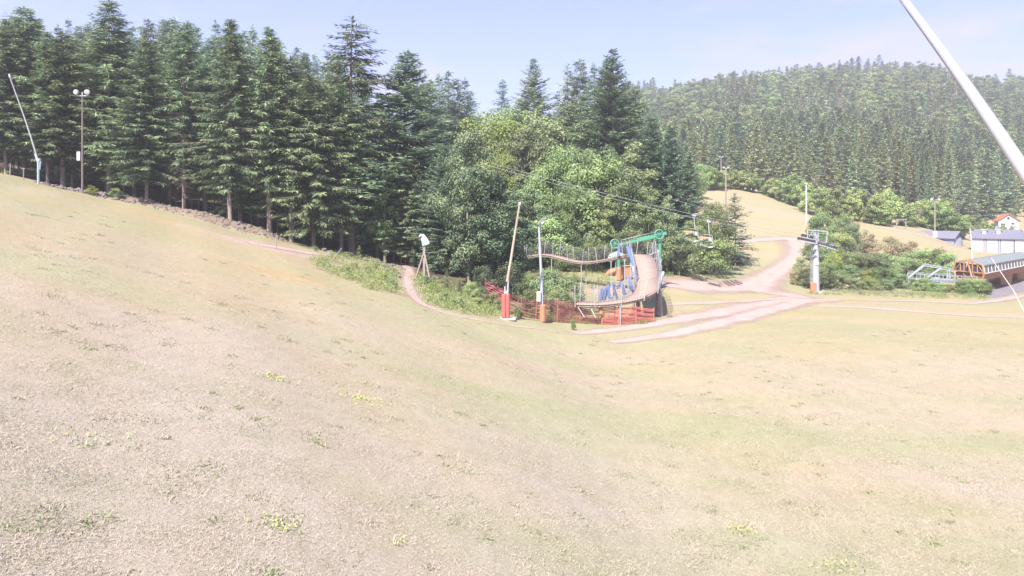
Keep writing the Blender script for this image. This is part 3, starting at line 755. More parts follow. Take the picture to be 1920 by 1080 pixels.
def flowers():
    """scattered tufts of small yellow flowers in the meadow"""
    r = np.random.default_rng(5)
    my = paint('yellow_petals', (0.66, 0.52, 0.10), 0.6); mg = paint('flower_leaves', (0.28, 0.33, 0.14), 0.7)
    VV, FF, MI = [], [], []; o = 0
    for k, (px, py, sp, n, lab) in enumerate([(522, 712, 0.35, 22, 'tuft of yellow flowers in the middle of the left meadow'), (680, 750, 0.45, 26, 'wide tuft of yellow flowers lower in the meadow'),
            (690, 722, 0.2, 8, 'tiny yellow flower tuft above the wide tuft'), (525, 985, 0.22, 16, 'tuft of yellow flowers near the lower left of the meadow'), (748, 1022, 0.08, 4, 'single small yellow flower clump low in the meadow'),
            (1395, 995, 0.22, 16, 'yellow flower tuft in the rough near grass'), (1560, 1062, 0.25, 10, 'yellowish flower tuft at the lower edge of the near grass'), (170, 822, 0.4, 10, 'yellow green tuft on the lower left meadow')]):
        q = hit(px, py, 6.0, 70)
        n *= 5
        P0 = np.stack([r.normal(0, sp, n), r.normal(0, sp * 0.8, n), np.zeros(n)], 1)
        P0[:, 2] = gz(P0[:, 0] + q[0], P0[:, 1] + q[1]) - q[2]
        D = unit(r.normal(0, 0.5, (n, 3)) + np.array([0, 0, 1.0])); L = r.uniform(0.05, 0.14, n)
        V, Fq = cards(P0, D, unit(np.cross(D, r.normal(0, 1, (n, 3)))), L, np.full(n, 0.03), 0.2)
        tip = P0 + D * L[:, None]; n2 = n // 3
        D2 = unit(r.normal(0, 1, (n2, 3)) * np.array([1, 1, 0.4])); S2 = unit(np.cross(D2, np.array([0, 0, 1.0]) + r.normal(0, 0.3, (n2, 3))))
        V2, F2 = cards(tip[:n2] - D2 * 0.025, D2, S2, np.full(n2, 0.045), np.full(n2, 0.04))
        VV += [V + q, V2 + q]; FF += [Fq + o, F2 + o + len(V)]; o += len(V) + len(V2); MI += [np.zeros(n, int), np.ones(n2, int)]
    me = np_mesh('yellow_flowers', np.concatenate(VV), np.concatenate(FF), [mg, my], None, np.concatenate(MI))
    tag(link('yellow_flowers', me), 'scattered small yellow flowers in the meadow', None, None, 'stuff')
flowers()
# ------------------------------------------------------------------ tree kinds
SP = [spruce_proto(11 + i, 22.0, rad, hb, 'spruce', nbr=8, tw=tw * 1.08, droop=dr, up=up, pend=pe, wid=0.15, power=pw)
      for i, (rad, hb, tw, dr, up, pe, pw) in enumerate([(3.6, 4.0, 0.8, 0.55, 0.45, 0.6, 0.75), (3.0, 5.0, 0.75, 0.6, 0.5, 0.7, 0.7), (4.2, 3.0, 0.85, 0.5, 0.4, 0.5, 0.8), (2.6, 6.5, 0.7, 0.5, 0.5, 0.6, 0.65)])]
SPH = [spruce_proto(31 + i, 22.0, rad, 5.0, 'hazespruce', nbr=6, tw=0.8, wid=0.16, droop=0.5, up=0.5, pend=0.5, gap=0.18) for i, rad in enumerate([3.0, 2.5, 3.5])]
SPP = [spruce_proto(41, 22.0, 4.4, 2.6, 'paleconifer', nbr=7, tw=0.95, droop=0.7, up=0.45, pend=1.1, wid=0.16, power=0.7),
       spruce_proto(42, 24.0, 2.9, 6.0, 'paleconifer', nbr=6, tw=0.9, droop=0.75, up=0.55, pend=1.2, wid=0.15, gap=0.2, power=0.6, ragged=0.45)]
THIN = spruce_proto(47, 24.0, 2.3, 6.0, 'paleconifer', nbr=6, tw=0.75, droop=0.7, up=0.45, pend=1.2, wid=0.14, gap=0.25, power=0.55, ragged=0.4, whorl=0.5)
FIR = spruce_proto(51, 24.0, 5.0, 1.5, 'fir', nbr=8, tw=0.8, droop=0.25, up=0.75, pend=0.12, wid=0.17, power=0.95, ragged=0.15, gap=0.05)
FIR2 = spruce_proto(52, 20.0, 4.6, 1.0, 'fir', nbr=8, tw=0.8, droop=0.25, up=0.7, pend=0.15, wid=0.17, power=0.8, ragged=0.2, gap=0.05)
OPEN = spruce_proto(53, 24.0, 5.4, 4.0, 'spruce', nbr=7, tw=0.8, droop=0.22, up=0.7, pend=0.25, wid=0.17, whorl=0.48, gap=0.1, power=0.95)
DEAD = spruce_proto(54, 20.0, 2.9, 4.0, 'dead', nbr=6, tw=0.5, droop=0.75, up=0.35, pend=0.9, wid=0.05, gap=0.15, power=0.6, step=0.3)
YOUNG = [spruce_proto(61 + i, 6.0, 1.5, 0.3, ('paleconifer', 'fir')[i], nbr=7, tw=0.4, droop=0.3, up=0.5, pend=0.25, wid=0.11, whorl=0.26, step=0.13, stubs=False) for i in range(2)]
DECID = [broad_proto(71, 13.0, 4.4, 1.5, 'leaf', size=0.25, nclump=64, per=230), broad_proto(72, 13.0, 4.0, 2.0, 'dleaf', size=0.25, nclump=64, per=230, cl=(0.16, 0.3)),
         broad_proto(73, 14.0, 3.2, 1.5, 'dleaf', size=0.25, nclump=64, per=210), broad_proto(74, 12.0, 4.6, 0.8, 'leaf', size=0.25, nclump=70, per=210, cl=(0.15, 0.27))]
LOWM = broad_proto(78, 13.0, 4.2, 0.8, 'mapleleaf', size=0.25, nclump=64, per=230, cl=(0.16, 0.3))
YEL = broad_proto(75, 14.0, 5.5, 2.0, 'yleaf', size=0.25, nclump=60, per=250)
YTALL = broad_proto(76, 10.0, 1.9, 1.5, 'leaf', size=0.2, nclump=44, per=150)
MAPLE = broad_proto(77, 18.0, 5.2, 2.2, 'mapleleaf', size=0.27, nclump=80, per=230, cl=(0.17, 0.28), tr=0.22)
SHRUB = [broad_proto(81 + i, 4.0, 2.4, 0.05, lf, size=0.16, nclump=36, per=180, multi=5, tr=0.07, cl=(0.2, 0.34)) for i, lf in enumerate(['leaf', 'dleaf', 'leaf', 'yleaf', 'rust'])]

def base(px, Y, dz=-0.05):
    b = G(px, Y); b[2] += dz; return b
def hgt(px, Y, top): return (HY - top) / F * Y - float(gzp(px, Y))

# front rank of the left wood: px, distance, top row, prototype, width, label
FRONT = [
    (45, 92, 12, SP[2], 1.15, 'tall broad spruce at the far left edge of the wood behind the white snow lance'),
    (118, 90, 62, SP[1], 1.1, 'spruce just left of the twin floodlight pole'),
    (205, 92, 2, SP[0], 1.05, 'tallest spruce near the left, just right of the twin floodlight pole'),
    (275, 88.5, 74, SP[2], 0.95, 'bushy spruce with low boughs standing in front of the taller ranks near the floodlight pole'),
    (345, 90, 45, SP[1], 0.95, 'slim spruce with the grey dead boughs halfway up its crown'),
    (432, 88, 38, SP[0], 0.9, 'tall spruce with several bare trunks at its foot above the stony bank'),
    (386, 94, 120, SP[3], 1.0, 'narrow dark spruce between the grey boughed spruce and the tall spruce to its right'),
    (505, 89, 55, SP[1], 1.0, 'dark spruce with drooping boughs above the right end of the stony bank'),
    (546, 90, 108, SP[3], 0.95, 'narrow spruce left of the big pale weeping spruce'),
    (588, 90.5, 146, SPP[0], 0.95, 'broad pale weeping spruce with a thick trunk beside the bare earth patch'),
    (660, 95, 36, THIN, 1.25, 'very tall thin spruce with ragged weeping top against the sky'),
    (640, 93, 158, SP[1], 0.9, 'spruce with a slim pale trunk right of the broad weeping spruce'),
    (708, 96, 190, SP[2], 0.8, 'dark spruce at the foot of the pyramid fir'),
    (763, 99, 97, FIR, 1.05, 'dark pyramid shaped fir towering right of the wood'),
]
for px, Y, top, pr, ws, lab in FRONT:
    place_tree(pr, 'spruce_tree' if pr is not FIR else 'fir_tree', lab, 'conifer', base(px, Y), hgt(px, Y, top), None, ws * (2.0 if pr is FIR else 1.55 * random.uniform(0.88, 1.15)))
place_tree(DEAD, 'dead_spruce', 'grey dead spruce with bare drooping twigs among the green ones', 'dead tree', base(343, 88.6), hgt(343, 88.6, 150), None, 0.85)
place_tree(MAPLE, 'broadleaf_tree', 'dull green maple with a long bare trunk in front of the dark wood', 'broadleaf tree', base(880, 81), hgt(880, 81, 232), 0.4, 0.78)
place_tree(LOWM, 'broadleaf_tree', 'low spreading maple right of the bare trunked maple, above the dark red net', 'broadleaf tree', base(925, 83), hgt(925, 83, 325), 1.4, 1.25)
place_tree(YTALL, 'broadleaf_tree', 'slender bright green young beech before the pyramid fir', 'broadleaf tree', base(722, 93), hgt(722, 93, 296), None, 1.0)
place_tree(FIR2, 'fir_tree', 'half grown fir in front of the pyramid fir', 'conifer', base(786, 93), hgt(786, 93, 330), None, 0.75)
place_tree(FIR2, 'fir_tree', 'small dark fir hanging over the curved white horn post', 'conifer', base(835, 90), hgt(835, 90, 275), None, 1.2)

# inner ranks of the left wood
GL = 'spruces of the dense wood left of the ski slope'
LL = 'spruce inside the dense left wood, half hidden by the front row'
LT = 'spruce at the back of the left wood with only its top showing'
r = np.random.default_rng(17)
def wood(n_rows, px0, px1, y0, dy, step, protos, lab, grp, hrange, off=0.0):
    for k in range(n_rows):
        Y = y0 + k * dy
        sp = step * F / Y
        px = px0 + r.uniform(0, sp)
        while px < px1:
            yy = Y + r.uniform(-0.35, 0.35) * dy + float(edgeY(px)) - 86 if off else Y + r.uniform(-0.35, 0.35) * dy
            yield px, yy, r.uniform(*hrange), protos[int(r.integers(len(protos)))]
            px += sp * r.uniform(0.7, 1.3)
for px, Y, h, pr in wood(3, -150, 800, 97, 8, 4.6, SP + [SP[3]], LL, GL, (15, 21), 1):
    if px > 690: h *= 0.8
    place_tree(pr, 'spruce_tree', LL, 'conifer', base(px, Y), h, None, r.uniform(1.1, 1.4), GL)
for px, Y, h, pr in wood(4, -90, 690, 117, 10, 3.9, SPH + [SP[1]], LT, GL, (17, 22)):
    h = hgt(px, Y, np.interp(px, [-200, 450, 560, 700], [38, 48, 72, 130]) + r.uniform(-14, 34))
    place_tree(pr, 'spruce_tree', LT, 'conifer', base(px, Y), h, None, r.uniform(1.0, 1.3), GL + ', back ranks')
# slim bare trunks in the shade under the front row
GT = 'slim bare trunks under the wood edge'
for px, Y in [(232, 90), (250, 89), (312, 93), (330, 92), (360, 93), (372, 92), (402, 94), (425, 90), (448, 89), (452, 91), (472, 91), (484, 93), (520, 92), (568, 92), (606, 93), (618, 95), (640, 93), (665, 93), (690, 95), (716, 94), (738, 93), (752, 92), (760, 92), (775, 91), (806, 91)]:
    h = r.uniform(9, 14); Y += 2.5
    place_tree(SP[3], 'spruce_tree', 'young spruce with slim bare trunk in shade under the left wood edge', 'conifer', base(px, Y), h, None, 0.9, GT)
# pale hazy spruces behind, right of the pyramid fir
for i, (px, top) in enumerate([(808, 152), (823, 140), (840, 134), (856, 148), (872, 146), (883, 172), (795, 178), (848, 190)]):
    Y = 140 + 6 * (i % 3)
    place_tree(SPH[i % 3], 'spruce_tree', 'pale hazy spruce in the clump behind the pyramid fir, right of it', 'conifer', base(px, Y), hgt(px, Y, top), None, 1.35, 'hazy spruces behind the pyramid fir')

# ------------------------------------------------------------------ middle wood
MID_C = [
    (942, 175, 148, SPH[0], 1.0, 'lone brownish green spruce top above the yellow green broadleaf'),
    (1000, 150, 112, OPEN, 0.95, 'open crowned spruce with wide top boughs above the middle wood'),
    (1065, 160, 118, THIN, 0.75, 'thinnest spruce spire against the sky in the middle wood'),
    (1088, 158, 110, SPP[1], 0.85, 'ragged spruce right of the thinnest spire'),
    (1114, 150, 120, SPH[1], 1.0, 'dark spruce top between the ragged spruce and the great open spruce'),
    (1150, 135, 94, OPEN, 1.05, 'great open spruce with wide level boughs, tallest of the middle wood'),
    (1138, 140, 112, SPH[2], 1.0, 'spruce pressed against the left of the great open spruce'),
    (1192, 140, 160, SPP[1], 0.9, 'yellowish spruce right of the great open spruce'),
    (1222, 122, 222, FIR2, 1.0, 'broad fir at the right of the middle wood'),
    (1258, 120, 238, FIR2, 0.85, 'dark fir at the right edge of the middle wood'),
    (1292, 125, 288, FIR2, 0.62, 'small dark fir standing beside the ski slope'),
    (1030, 150, 210, SPH[0], 0.9, 'mid height spruce deep inside the middle wood'),
    (1378, 128, 366, YOUNG[1], 0.95, 'small dark spruce at the edge of the tan ski slope by the lamp pole'),
    (1228, 112, 455, YOUNG[1], 1.2, 'dark young fir at the foot of the middle wood behind the green steel frame'),
]
for px, Y, top, pr, ws, lab in MID_C:
    place_tree(pr, 'fir_tree' if pr in (FIR2,) or pr is YOUNG[1] else 'spruce_tree', lab, 'conifer', base(px, Y), hgt(px, Y, top), None, ws * 1.3)
MID_B = [
    (915, 140, 196, YEL, 1.1, 'bright yellow green broadleaf crown rising behind the maple'),
    (955, 150, 178, DECID[0], 0.9, 'light green broadleaf behind the bright yellow green crown'),
    (985, 128, 215, DECID[1], 1.0, 'dull green broadleaf right of the bright yellow green crown'),
    (938, 125, 268, YEL, 0.6, 'smaller yellow green broadleaf low beside the maple'),
    (1000, 115, 330, DECID[1], 1.0, 'dark rounded broadleaf behind the slender leaning lance'),
    (1048, 118, 245, DECID[0], 0.75, 'pointed light green broadleaf in the centre of the middle wood'),
    (1100, 130, 215, DECID[2], 1.1, 'grey green broadleaf beneath the great open spruce'),
    (1120, 114, 270, DECID[3], 0.95, 'rounded grey green broadleaf above the walkway'),
    (1075, 110, 338, DECID[3], 0.8, 'leafy broadleaf low in the centre above the walkway'),
    (1165, 112, 305, DECID[1], 0.9, 'rounded olive broadleaf above the green steel frame'),
    (1128, 108, 358, YTALL, 1.1, 'slender light green young tree above the left green wheel'),
    (1218, 111, 345, YTALL, 1.2, 'slender light green young tree above the right green wheel'),
    (1185, 118, 255, DECID[2], 1.0, 'broadleaf between the yellowish spruce and the olive crown'),
    (1250, 110, 358, DECID[2], 0.75, 'broadleaf left of the chairlift chairs'),
    (1340, 119, 362, DECID[0], 0.85, 'light green broadleaf behind the chairlift chairs'),
    (1298, 116, 405, DECID[3], 0.8, 'leafy low tree right behind the chairlift chairs'),
    (1020, 106, 400, SHRUB[0], 1.0, 'light green tall shrub behind the lamp post'),
    (1270, 110, 432, SHRUB[1], 1.1, 'dark tall shrub under the chairlift chairs'),
    (1330, 116, 440, SHRUB[0], 1.2, 'spreading shrub right under the chairlift chairs by the dirt track'),
    (1180, 106, 425, SHRUB[1], 1.0, 'tall shrub behind the green steel frame'),
    (1115, 105, 440, SHRUB[2], 1.0, 'tall shrub behind the left green wheel'),
    (1060, 104, 450, SHRUB[2], 1.0, 'shrub behind the middle of the walkway fence'),
    (1300, 190, 295, DECID[0], 0.9, 'light green tree at the top left of the ski slope'),
    (1240, 150, 300, DECID[2], 1.0, 'broadleaf deep in the right of the middle wood'),
    (1068, 145, 185, DECID[2], 1.0, 'broadleaf under the thinnest spire'),
    (1020, 140, 195, DECID[1], 1.0, 'broadleaf under the open crowned spruce'),
]
for px, Y, top, pr, ws, lab in MID_B:
    sh = pr in SHRUB
    place_tree(pr, 'shrub' if sh else 'broadleaf_tree', lab, 'shrub' if sh else 'broadleaf tree', base(px, Y), hgt(px, Y, top), None, ws)
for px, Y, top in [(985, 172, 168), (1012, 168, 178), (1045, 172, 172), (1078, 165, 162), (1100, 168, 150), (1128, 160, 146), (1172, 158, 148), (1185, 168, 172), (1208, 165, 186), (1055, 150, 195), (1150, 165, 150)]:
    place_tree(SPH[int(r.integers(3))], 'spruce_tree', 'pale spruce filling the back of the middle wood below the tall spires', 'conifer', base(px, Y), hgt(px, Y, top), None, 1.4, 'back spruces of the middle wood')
for px, Y, h, pr in wood(3, 900, 1270, 122, 13, 7.0, [DECID[1], DECID[2], SPH[0], SP[1]], '', '', (11, 15)):
    con = pr in SP or pr in SPH
    place_tree(pr, 'spruce_tree' if con else 'broadleaf_tree', 'tree deep inside the middle wood, mostly hidden by the crowns before it', 'conifer' if con else 'broadleaf tree', base(px, Y), h * (1.15 if con else 1), None, 1.0, 'inner trees of the middle wood')

DSH = broad_proto(89, 4.0, 2.4, 0.05, 'mapleleaf', size=0.16, nclump=36, per=180, multi=5, tr=0.07, cl=(0.2, 0.34))
for px, Y, h, k in [(895, 86, 6, 1), (915, 84, 5, 1), (940, 85, 6.5, 1), (950, 87, 6, 1), (968, 101, 5, 0), (845, 90, 5, 1), (955, 78, 4, 1), (905, 79, 3.2, 1)]:
    place_tree(DSH, 'shrub', 'dark leafy tall shrub under the low spreading maple', 'shrub', base(px, Y), h, None, 0.85, 'dark shrubs under the maples')
# dark undergrowth closing the foot of the woods
for px, Y, h in [(800, 98, 9), (830, 97, 8), (850, 95, 10), (878, 97, 9), (900, 95, 10), (925, 98, 9), (950, 100, 10), (905, 104, 13), (870, 105, 14), (935, 106, 13), (820, 104, 12)]:
    place_tree(FIR2, 'fir_tree', 'dark young fir in the gloom behind the two maples', 'conifer', base(px, Y), h, None, 1.1, 'dark firs behind the maples')
for px, Y, h in [(965, 101, 5), (985, 103, 6), (1005, 108, 6), (1030, 110, 7), (1055, 110, 6), (1085, 110, 7), (1110, 111, 7), (1140, 112, 7), (1170, 112, 6), (1195, 112, 7), (1225, 112, 6), (1250, 112, 6)]:
    place_tree(SHRUB[1], 'shrub', 'dull green tall shrub closing the foot of the middle wood', 'shrub', base(px, Y), h, None, 0.9, 'shrubs at the foot of the middle wood')

# ------------------------------------------------------------------ far hill
def one_mesh(proto):
    """trunk and crown of a far tree as one mesh, for trees too small to show parts"""
    tr, cr, H = proto
    def arr(me):
        V = np.empty(len(me.vertices) * 3, np.float32); me.vertices.foreach_get('co', V)
        L = np.empty(len(me.loops), np.int32); me.loops.foreach_get('vertex_index', L); return V.reshape(-1, 3), L.reshape(-1, 4)
    V1, F1 = arr(tr); V2, F2 = arr(cr); T = np.empty(len(F2), np.float32); cr.attributes['tint'].data.foreach_get('value', T)
    me = np_mesh('far_tree', np.concatenate([V1, V2]), np.concatenate([F1, F2 + len(V1)]), [tr.materials[0], cr.materials[0]],
                 {'tint': np.concatenate([np.zeros(len(F1)), T])}, np.r_[np.zeros(len(F1), int), np.ones(len(F2), int)])
    return me, H, (V2, T, cr.materials[0])
kw = dict(nbr=6, step=0.36, tw=1.05, whorl=0.75, wid=0.42, gap=0.08, stubs=False)
HC = [one_mesh(spruce_proto(101, 18, 3.0, 1.6, 'hillneedle', droop=0.5, pend=0.6, power=0.8, **kw)), one_mesh(spruce_proto(102, 19, 2.6, 2.2, 'hillneedle', droop=0.5, pend=0.6, power=0.75, **kw)),
      one_mesh(spruce_proto(103, 17, 3.6, 1.2, 'paleconifer', droop=0.4, pend=0.4, power=0.85, **kw)), one_mesh(spruce_proto(104, 20, 2.5, 5.0, 'hillneedle', droop=0.6, pend=0.8, power=0.65, **kw)),
      one_mesh(spruce_proto(105, 19, 4.2, 1.0, 'spruce', droop=0.3, pend=0.2, power=0.6, **kw))]
HB = [one_mesh(broad_proto(111, 15, 4.8, 2.0, 'hillleaf', size=0.6, nclump=36, per=70)), one_mesh(broad_proto(112, 15, 4.4, 2.0, 'hillleaf', size=0.6, nclump=36, per=70)), one_mesh(broad_proto(113, 16, 4.0, 2.0, 'leaf', size=0.6, nclump=36, per=70))]
LBG = one_mesh(broad_proto(114, 7, 3.2, 0.1, 'hedgeleaf', size=0.28, nclump=44, per=130, multi=4, tr=0.1, cl=(0.18, 0.3)))
LBG2 = one_mesh(broad_proto(115, 7, 2.6, 0.1, 'hedgeleaf', size=0.28, nclump=44, per=130, multi=4, tr=0.1, cl=(0.18, 0.3)))

hill = []
# even spruce plantation on the lower slope
Y = 252.0
while Y < 430:
    sp = 6.4 * F / Y; px = 1225 + r.uniform(0, sp)
    while px < 1990:
        yb = float(np.interp(px, [1225, 1330, 1450, 1530, 1620, 1720, 1790, 1830, 1990], [215, 268, 272, 258, 250, 240, 262, 300, 345]))
        if Y + 6 > yb and not (px > 1800 and Y < yb): hill.append((px + r.uniform(-3, 3), Y + r.uniform(-3, 3), 'c', r.uniform(14, 23)))
        px += sp * r.uniform(0.75, 1.3)
    Y += 10.0
# mixed forest above
while Y < 860:
    sp = (11.0 + (Y - 430) * 0.008) * F / Y; px = 1130 + r.uniform(0, sp)
    while px < 1990:
        k = 'b' if (math.sin(px * 0.013 + Y * 0.02) + math.sin(px * 0.031 - Y * 0.011) + r.normal(0, 0.8)) > -0.4 and Y < 815 else 'c'
        hill.append((px + r.uniform(-4, 4), Y + r.uniform(-5, 5), k, r.uniform(15, 27) if k == 'c' else r.uniform(14, 23)))
        px += sp * r.uniform(0.7, 1.35)
    Y += 18.0
# the largest in the picture stay individuals, the rest is one mass
def vis_top(px, Y, h): return HY - F * (float(gzp(px, Y)) + h) / Y
hill.sort(key=lambda q: q[1])
nc = nb = 0; rest = []
for px, Y, k, h in hill:
    if k == 'c' and nc < 80:
        nc += 1; v = HC[int(r.integers(5)) if r.random() < 0.5 else int(r.choice([0, 1, 3]))]
        place_one(v[0], 'spruce_tree', 'spruce in the even plantation on the lower slope of the far hill', 'conifer', base(px, Y, -0.1), h / v[1], r.uniform(0.9, 1.15), 'plantation spruces on the far hill')
    elif k == 'b' and nb < 150:
        nb += 1; v = HB[int(r.integers(3))]
        place_one(v[0], 'broadleaf_tree', 'rounded broadleaf tree among the conifers on the far hill', 'broadleaf tree', base(px, Y, -0.1), h / v[1], r.uniform(0.9, 1.2), 'broadleaf trees on the far hill')
    else: rest.append((px, Y, k, h))
def mass(items):
    VV, FF, TT, RR, MI = [], [], [], [], []; o = 0; mats = [M['paleconifer'], M['spruce'], M['hillneedle'], M['hillleaf'], M['leaf']]
    lookup = {m.name: i for i, m in enumerate(mats)}
    for px, Y, k, h in items:
        v = (HC if k == 'c' else HB)[int(r.integers(5 if k == 'c' else 3))]
        V, T, mm = v[2]; s = h / v[1]; a = r.uniform(0, 6.28); ca, sa = math.cos(a), math.sin(a); ws = s * r.uniform(1.0, 1.45)
        q = V.reshape(-1, 4, 3)
        # far away fewer, larger sprays read the same
        keep = r.random(len(q)) < (0.75 if Y < 500 else 0.5)
        q = q[keep]; c = q.mean(1, keepdims=True); q = c + (q - c) * (1.15 if Y < 500 else 1.45)
        q = q.reshape(-1, 3)
        b = base(px, Y, -0.3)
        W = np.stack([(q[:, 0] * ca - q[:, 1] * sa) * ws + b[0], (q[:, 0] * sa + q[:, 1] * ca) * ws + b[1], q[:, 2] * s + b[2]], 1)
        VV.append(W); n = len(W) // 4; FF.append(np.arange(len(W)).reshape(-1, 4) + o); o += len(W)
        TT.append(T[keep]); RR.append(np.full(n, r.random())); MI.append(np.full(n, lookup[mm.name]))
    me = np_mesh('far_forest', np.concatenate(VV), np.concatenate(FF), mats, {'tint': np.concatenate(TT), 'rnd': np.concatenate(RR)}, np.concatenate(MI))
    tag(link('far_forest', me), 'mixed forest covering the upper slope of the far hill', None, None, 'stuff')
mass(rest)

# light green hedge trees along the foot of the far hill
HEDGE = [(1300, 318, 205), (1318, 305, 225), (1335, 312, 228), (1352, 318, 232), (1372, 312, 236), (1392, 318, 238), (1410, 320, 240), (1430, 330, 242), (1450, 332, 236), (1468, 330, 230), (1490, 322, 224), (1512, 338, 212), (1535, 348, 206), (1556, 352, 204),
         (1575, 345, 204), (1600, 345, 202), (1622, 352, 200), (1645, 358, 200), (1668, 350, 206), (1690, 362, 209), (1650, 372, 199), (1705, 385, 206), (1720, 375, 212), (1742, 372, 216), (1764, 368, 218), (1782, 385, 214), (1802, 395, 214),
         (1820, 372, 300), (1840, 365, 306), (1862, 372, 300), (1882, 378, 306), (1905, 372, 310), (1930, 376, 300), (1812, 402, 236), (1836, 398, 250), (1848, 412, 240), (1900, 392, 296)]
for px, top, Y in HEDGE:
    v = (LBG, LBG2)[int(r.integers(2))]
    place_one(v[0], 'hedge_tree', 'light green bushy tree in the row along the foot of the far hill', 'broadleaf tree', base(px, Y, -0.1), hgt(px, Y, top) / v[1], r.uniform(1.0, 1.5) if hgt(px, Y, top) < 9 else 0.9, 'light green trees along the foot of the far hill')
# bare trunks and dark firs at the plantation edge
for px, Y, top, lab in [(1697, 222, 300, 'spruce with the long bare trunk at the plantation edge above the wooden goal frame'), (1728, 224, 275, 'spruce with a reddish bare trunk left of the far twin lamp'), (1779, 224, 262, 'tall bare trunked spruce right of the far twin lamp pole'), (1744, 226, 290, 'slim bare trunked spruce behind the far twin lamp')]:
    v = SP[3]; place_tree(v, 'spruce_tree', lab, 'conifer', base(px, Y), hgt(px, Y, top), None, 0.55)
for px, Y, top, lab in [(1850, 285, 285, 'dark broad fir behind the red roofed house, left one of the group'), (1815, 270, 320, 'dark broad fir left of the red roofed house'), (1888, 300, 300, 'dark broad fir above the red roofed house')]:
    place_one(HC[4][0], 'fir_tree', lab, 'conifer', base(px, Y), hgt(px, Y, top) / HC[4][1], 1.2)

# ------------------------------------------------------------------ shrubs on the right mound
RS = [(1545, 388, 150, 0, 1.2), (1575, 392, 152, 2, 1.1), (1530, 398, 146, 0, 1.0), (1600, 418, 148, 1, 1.0), (1535, 425, 135, 2, 1.2), (1565, 430, 136, 0, 1.2), (1590, 440, 138, 1, 1.1), (1545, 460, 126, 1, 1.2), (1580, 462, 128, 2, 1.3),
      (1605, 468, 130, 4, 1.2), (1560, 488, 119, 0, 1.2), (1595, 495, 120, 1, 1.2), (1620, 505, 120, 3, 1.2), (1502, 478, 118, 1, 0.7), (1512, 500, 112, 1, 0.8), (1495, 498, 113, 4, 0.6), (1545, 500, 113, 1, 1.0), (1570, 512, 113.5, 1, 1.1),
      (1640, 470, 128, 0, 1.2), (1655, 455, 136, 4, 1.2), (1625, 450, 140, 4, 1.1), (1672, 470, 130, 2, 1.2), (1648, 495, 121, 2, 1.2), (1680, 498, 122, 0, 1.2), (1700, 470, 133, 1, 1.3), (1728, 462, 136, 0, 1.2), (1750, 460, 135, 2, 1.1),
      (1775, 468, 132, 0, 1.1), (1600, 520, 114.5, 1, 1.1), (1632, 520, 114.5, 0, 1.1), (1660, 522, 114.5, 1, 1.1), (1690, 512, 116, 1, 1.1), (1762, 528, 112.5, 0, 0.9), (1735, 519, 113, 0, 1.0), (1748, 526, 112, 2, 0.9), (1780, 531, 112, 2, 0.9), (1722, 526, 112.5, 2, 0.9),
      (1822, 518, 112, 0, 0.95), (1846, 526, 111.5, 2, 0.85), (1803, 523, 111.5, 0, 0.9), (1836, 519, 113, 0, 0.95), (1813, 530, 110.5, 2, 0.8), (1722, 505, 119, 2, 1.0), (1670, 440, 145, 4, 1.0), (1700, 448, 143, 4, 0.9), (1625, 435, 150, 4, 0.8), (1590, 405, 165, 4, 0.9), (1560, 470, 121, 3, 0.8)]
kinds = ['light green', 'dull green', 'leafy green', 'yellow green', 'dry tan']
for px, top, Y, k, ws in RS:
    h = max(1.2, hgt(px, Y, top))
    ws2 = (ws if h < 4.5 else ws * 4.5 / h) * (1.3 if h < 3 else 1.0)
    place_tree(SHRUB[k], 'shrub', kinds[k] + ' shrub on the overgrown bank between the lift tower and the station', 'shrub', base(px, Y), h, None, ws2, kinds[k] + ' shrubs on the right bank')
# shrubs in front of and beside the walkway
for px, top, Y, k, ws, lab in [(1030, 498, 76, 1, 0.9, 'dark green shrub behind the grey lamp post under the walkway'), (1065, 515, 74, 1, 0.9, 'grey green shrub at the right of the lamp post, before the walkway end'), (1000, 505, 80, 0, 0.9, 'light green shrub between the leaning lance and the lamp post'),
                               (990, 540, 72, 1, 0.8, 'low dark shrub behind the netting by the leaning lance'), (1040, 540, 71, 1, 0.8, 'low dark shrub right behind the dark red netting'), (1080, 545, 74, 1, 0.6, 'small dark shrub beside the lower walkway end'),
                               (1075, 596, 63.5, 0, 0.5, 'tiny bright green bush at the foot of the netting'), (972, 570, 64.5, 2, 0.7, 'small leafy bush just right of the red padded lance'),
                               (592, 468, 84, 2, 0.8, 'round bright green bush at the edge of the bare earth patch'), (622, 480, 83, 0, 0.7, 'leafy green bush right of the round bright bush'), (650, 490, 84, 0, 0.5, 'low bush among tall weeds below the boulders'),
                               (790, 508, 78, 3, 0.9, 'yellowish bush in front of the white horn post'), (806, 520, 77, 0, 0.7, 'green bush on the right of the small path'), (885, 524, 71, 0, 1.0, 'dusty green bush right of the two young spruces'),
                               (905, 535, 69, 1, 0.8, 'darker bush at the left end of the dark red net'), (926, 545, 66, 0, 0.8, 'round yellow green bush left of the red padded lance')]:
    place_tree(SHRUB[k], 'shrub', lab, 'shrub', base(px, Y), max(0.7, hgt(px, Y, top)), None, ws * 0.9)
for px, top, Y, pr, ws, lab in [(838, 508, 73, YOUNG[0], 0.95, 'bright young spruce left of its neighbour below the dark wood'), (862, 520, 71, YOUNG[0], 1.0, 'bright young spruce right of its neighbour below the dark wood')]:
    place_tree(pr, 'young_spruce', lab, 'young spruce', base(px, Y), hgt(px, Y, top), None, ws)
place_tree(YTALL, 'sapling', 'pale green sapling growing among the boulders', 'sapling', base(674, 88), hgt(674, 88, 458), None, 1.0)
place_tree(SHRUB[3], 'shrub', 'small yellowish bush at the foot of the twin floodlight pole', 'shrub', base(172, 84), 1.2, None, 1.0)
place_tree(SHRUB[0], 'shrub', 'small green bush right of the twin floodlight pole', 'shrub', base(216, 86), 1.3, None, 1.2)

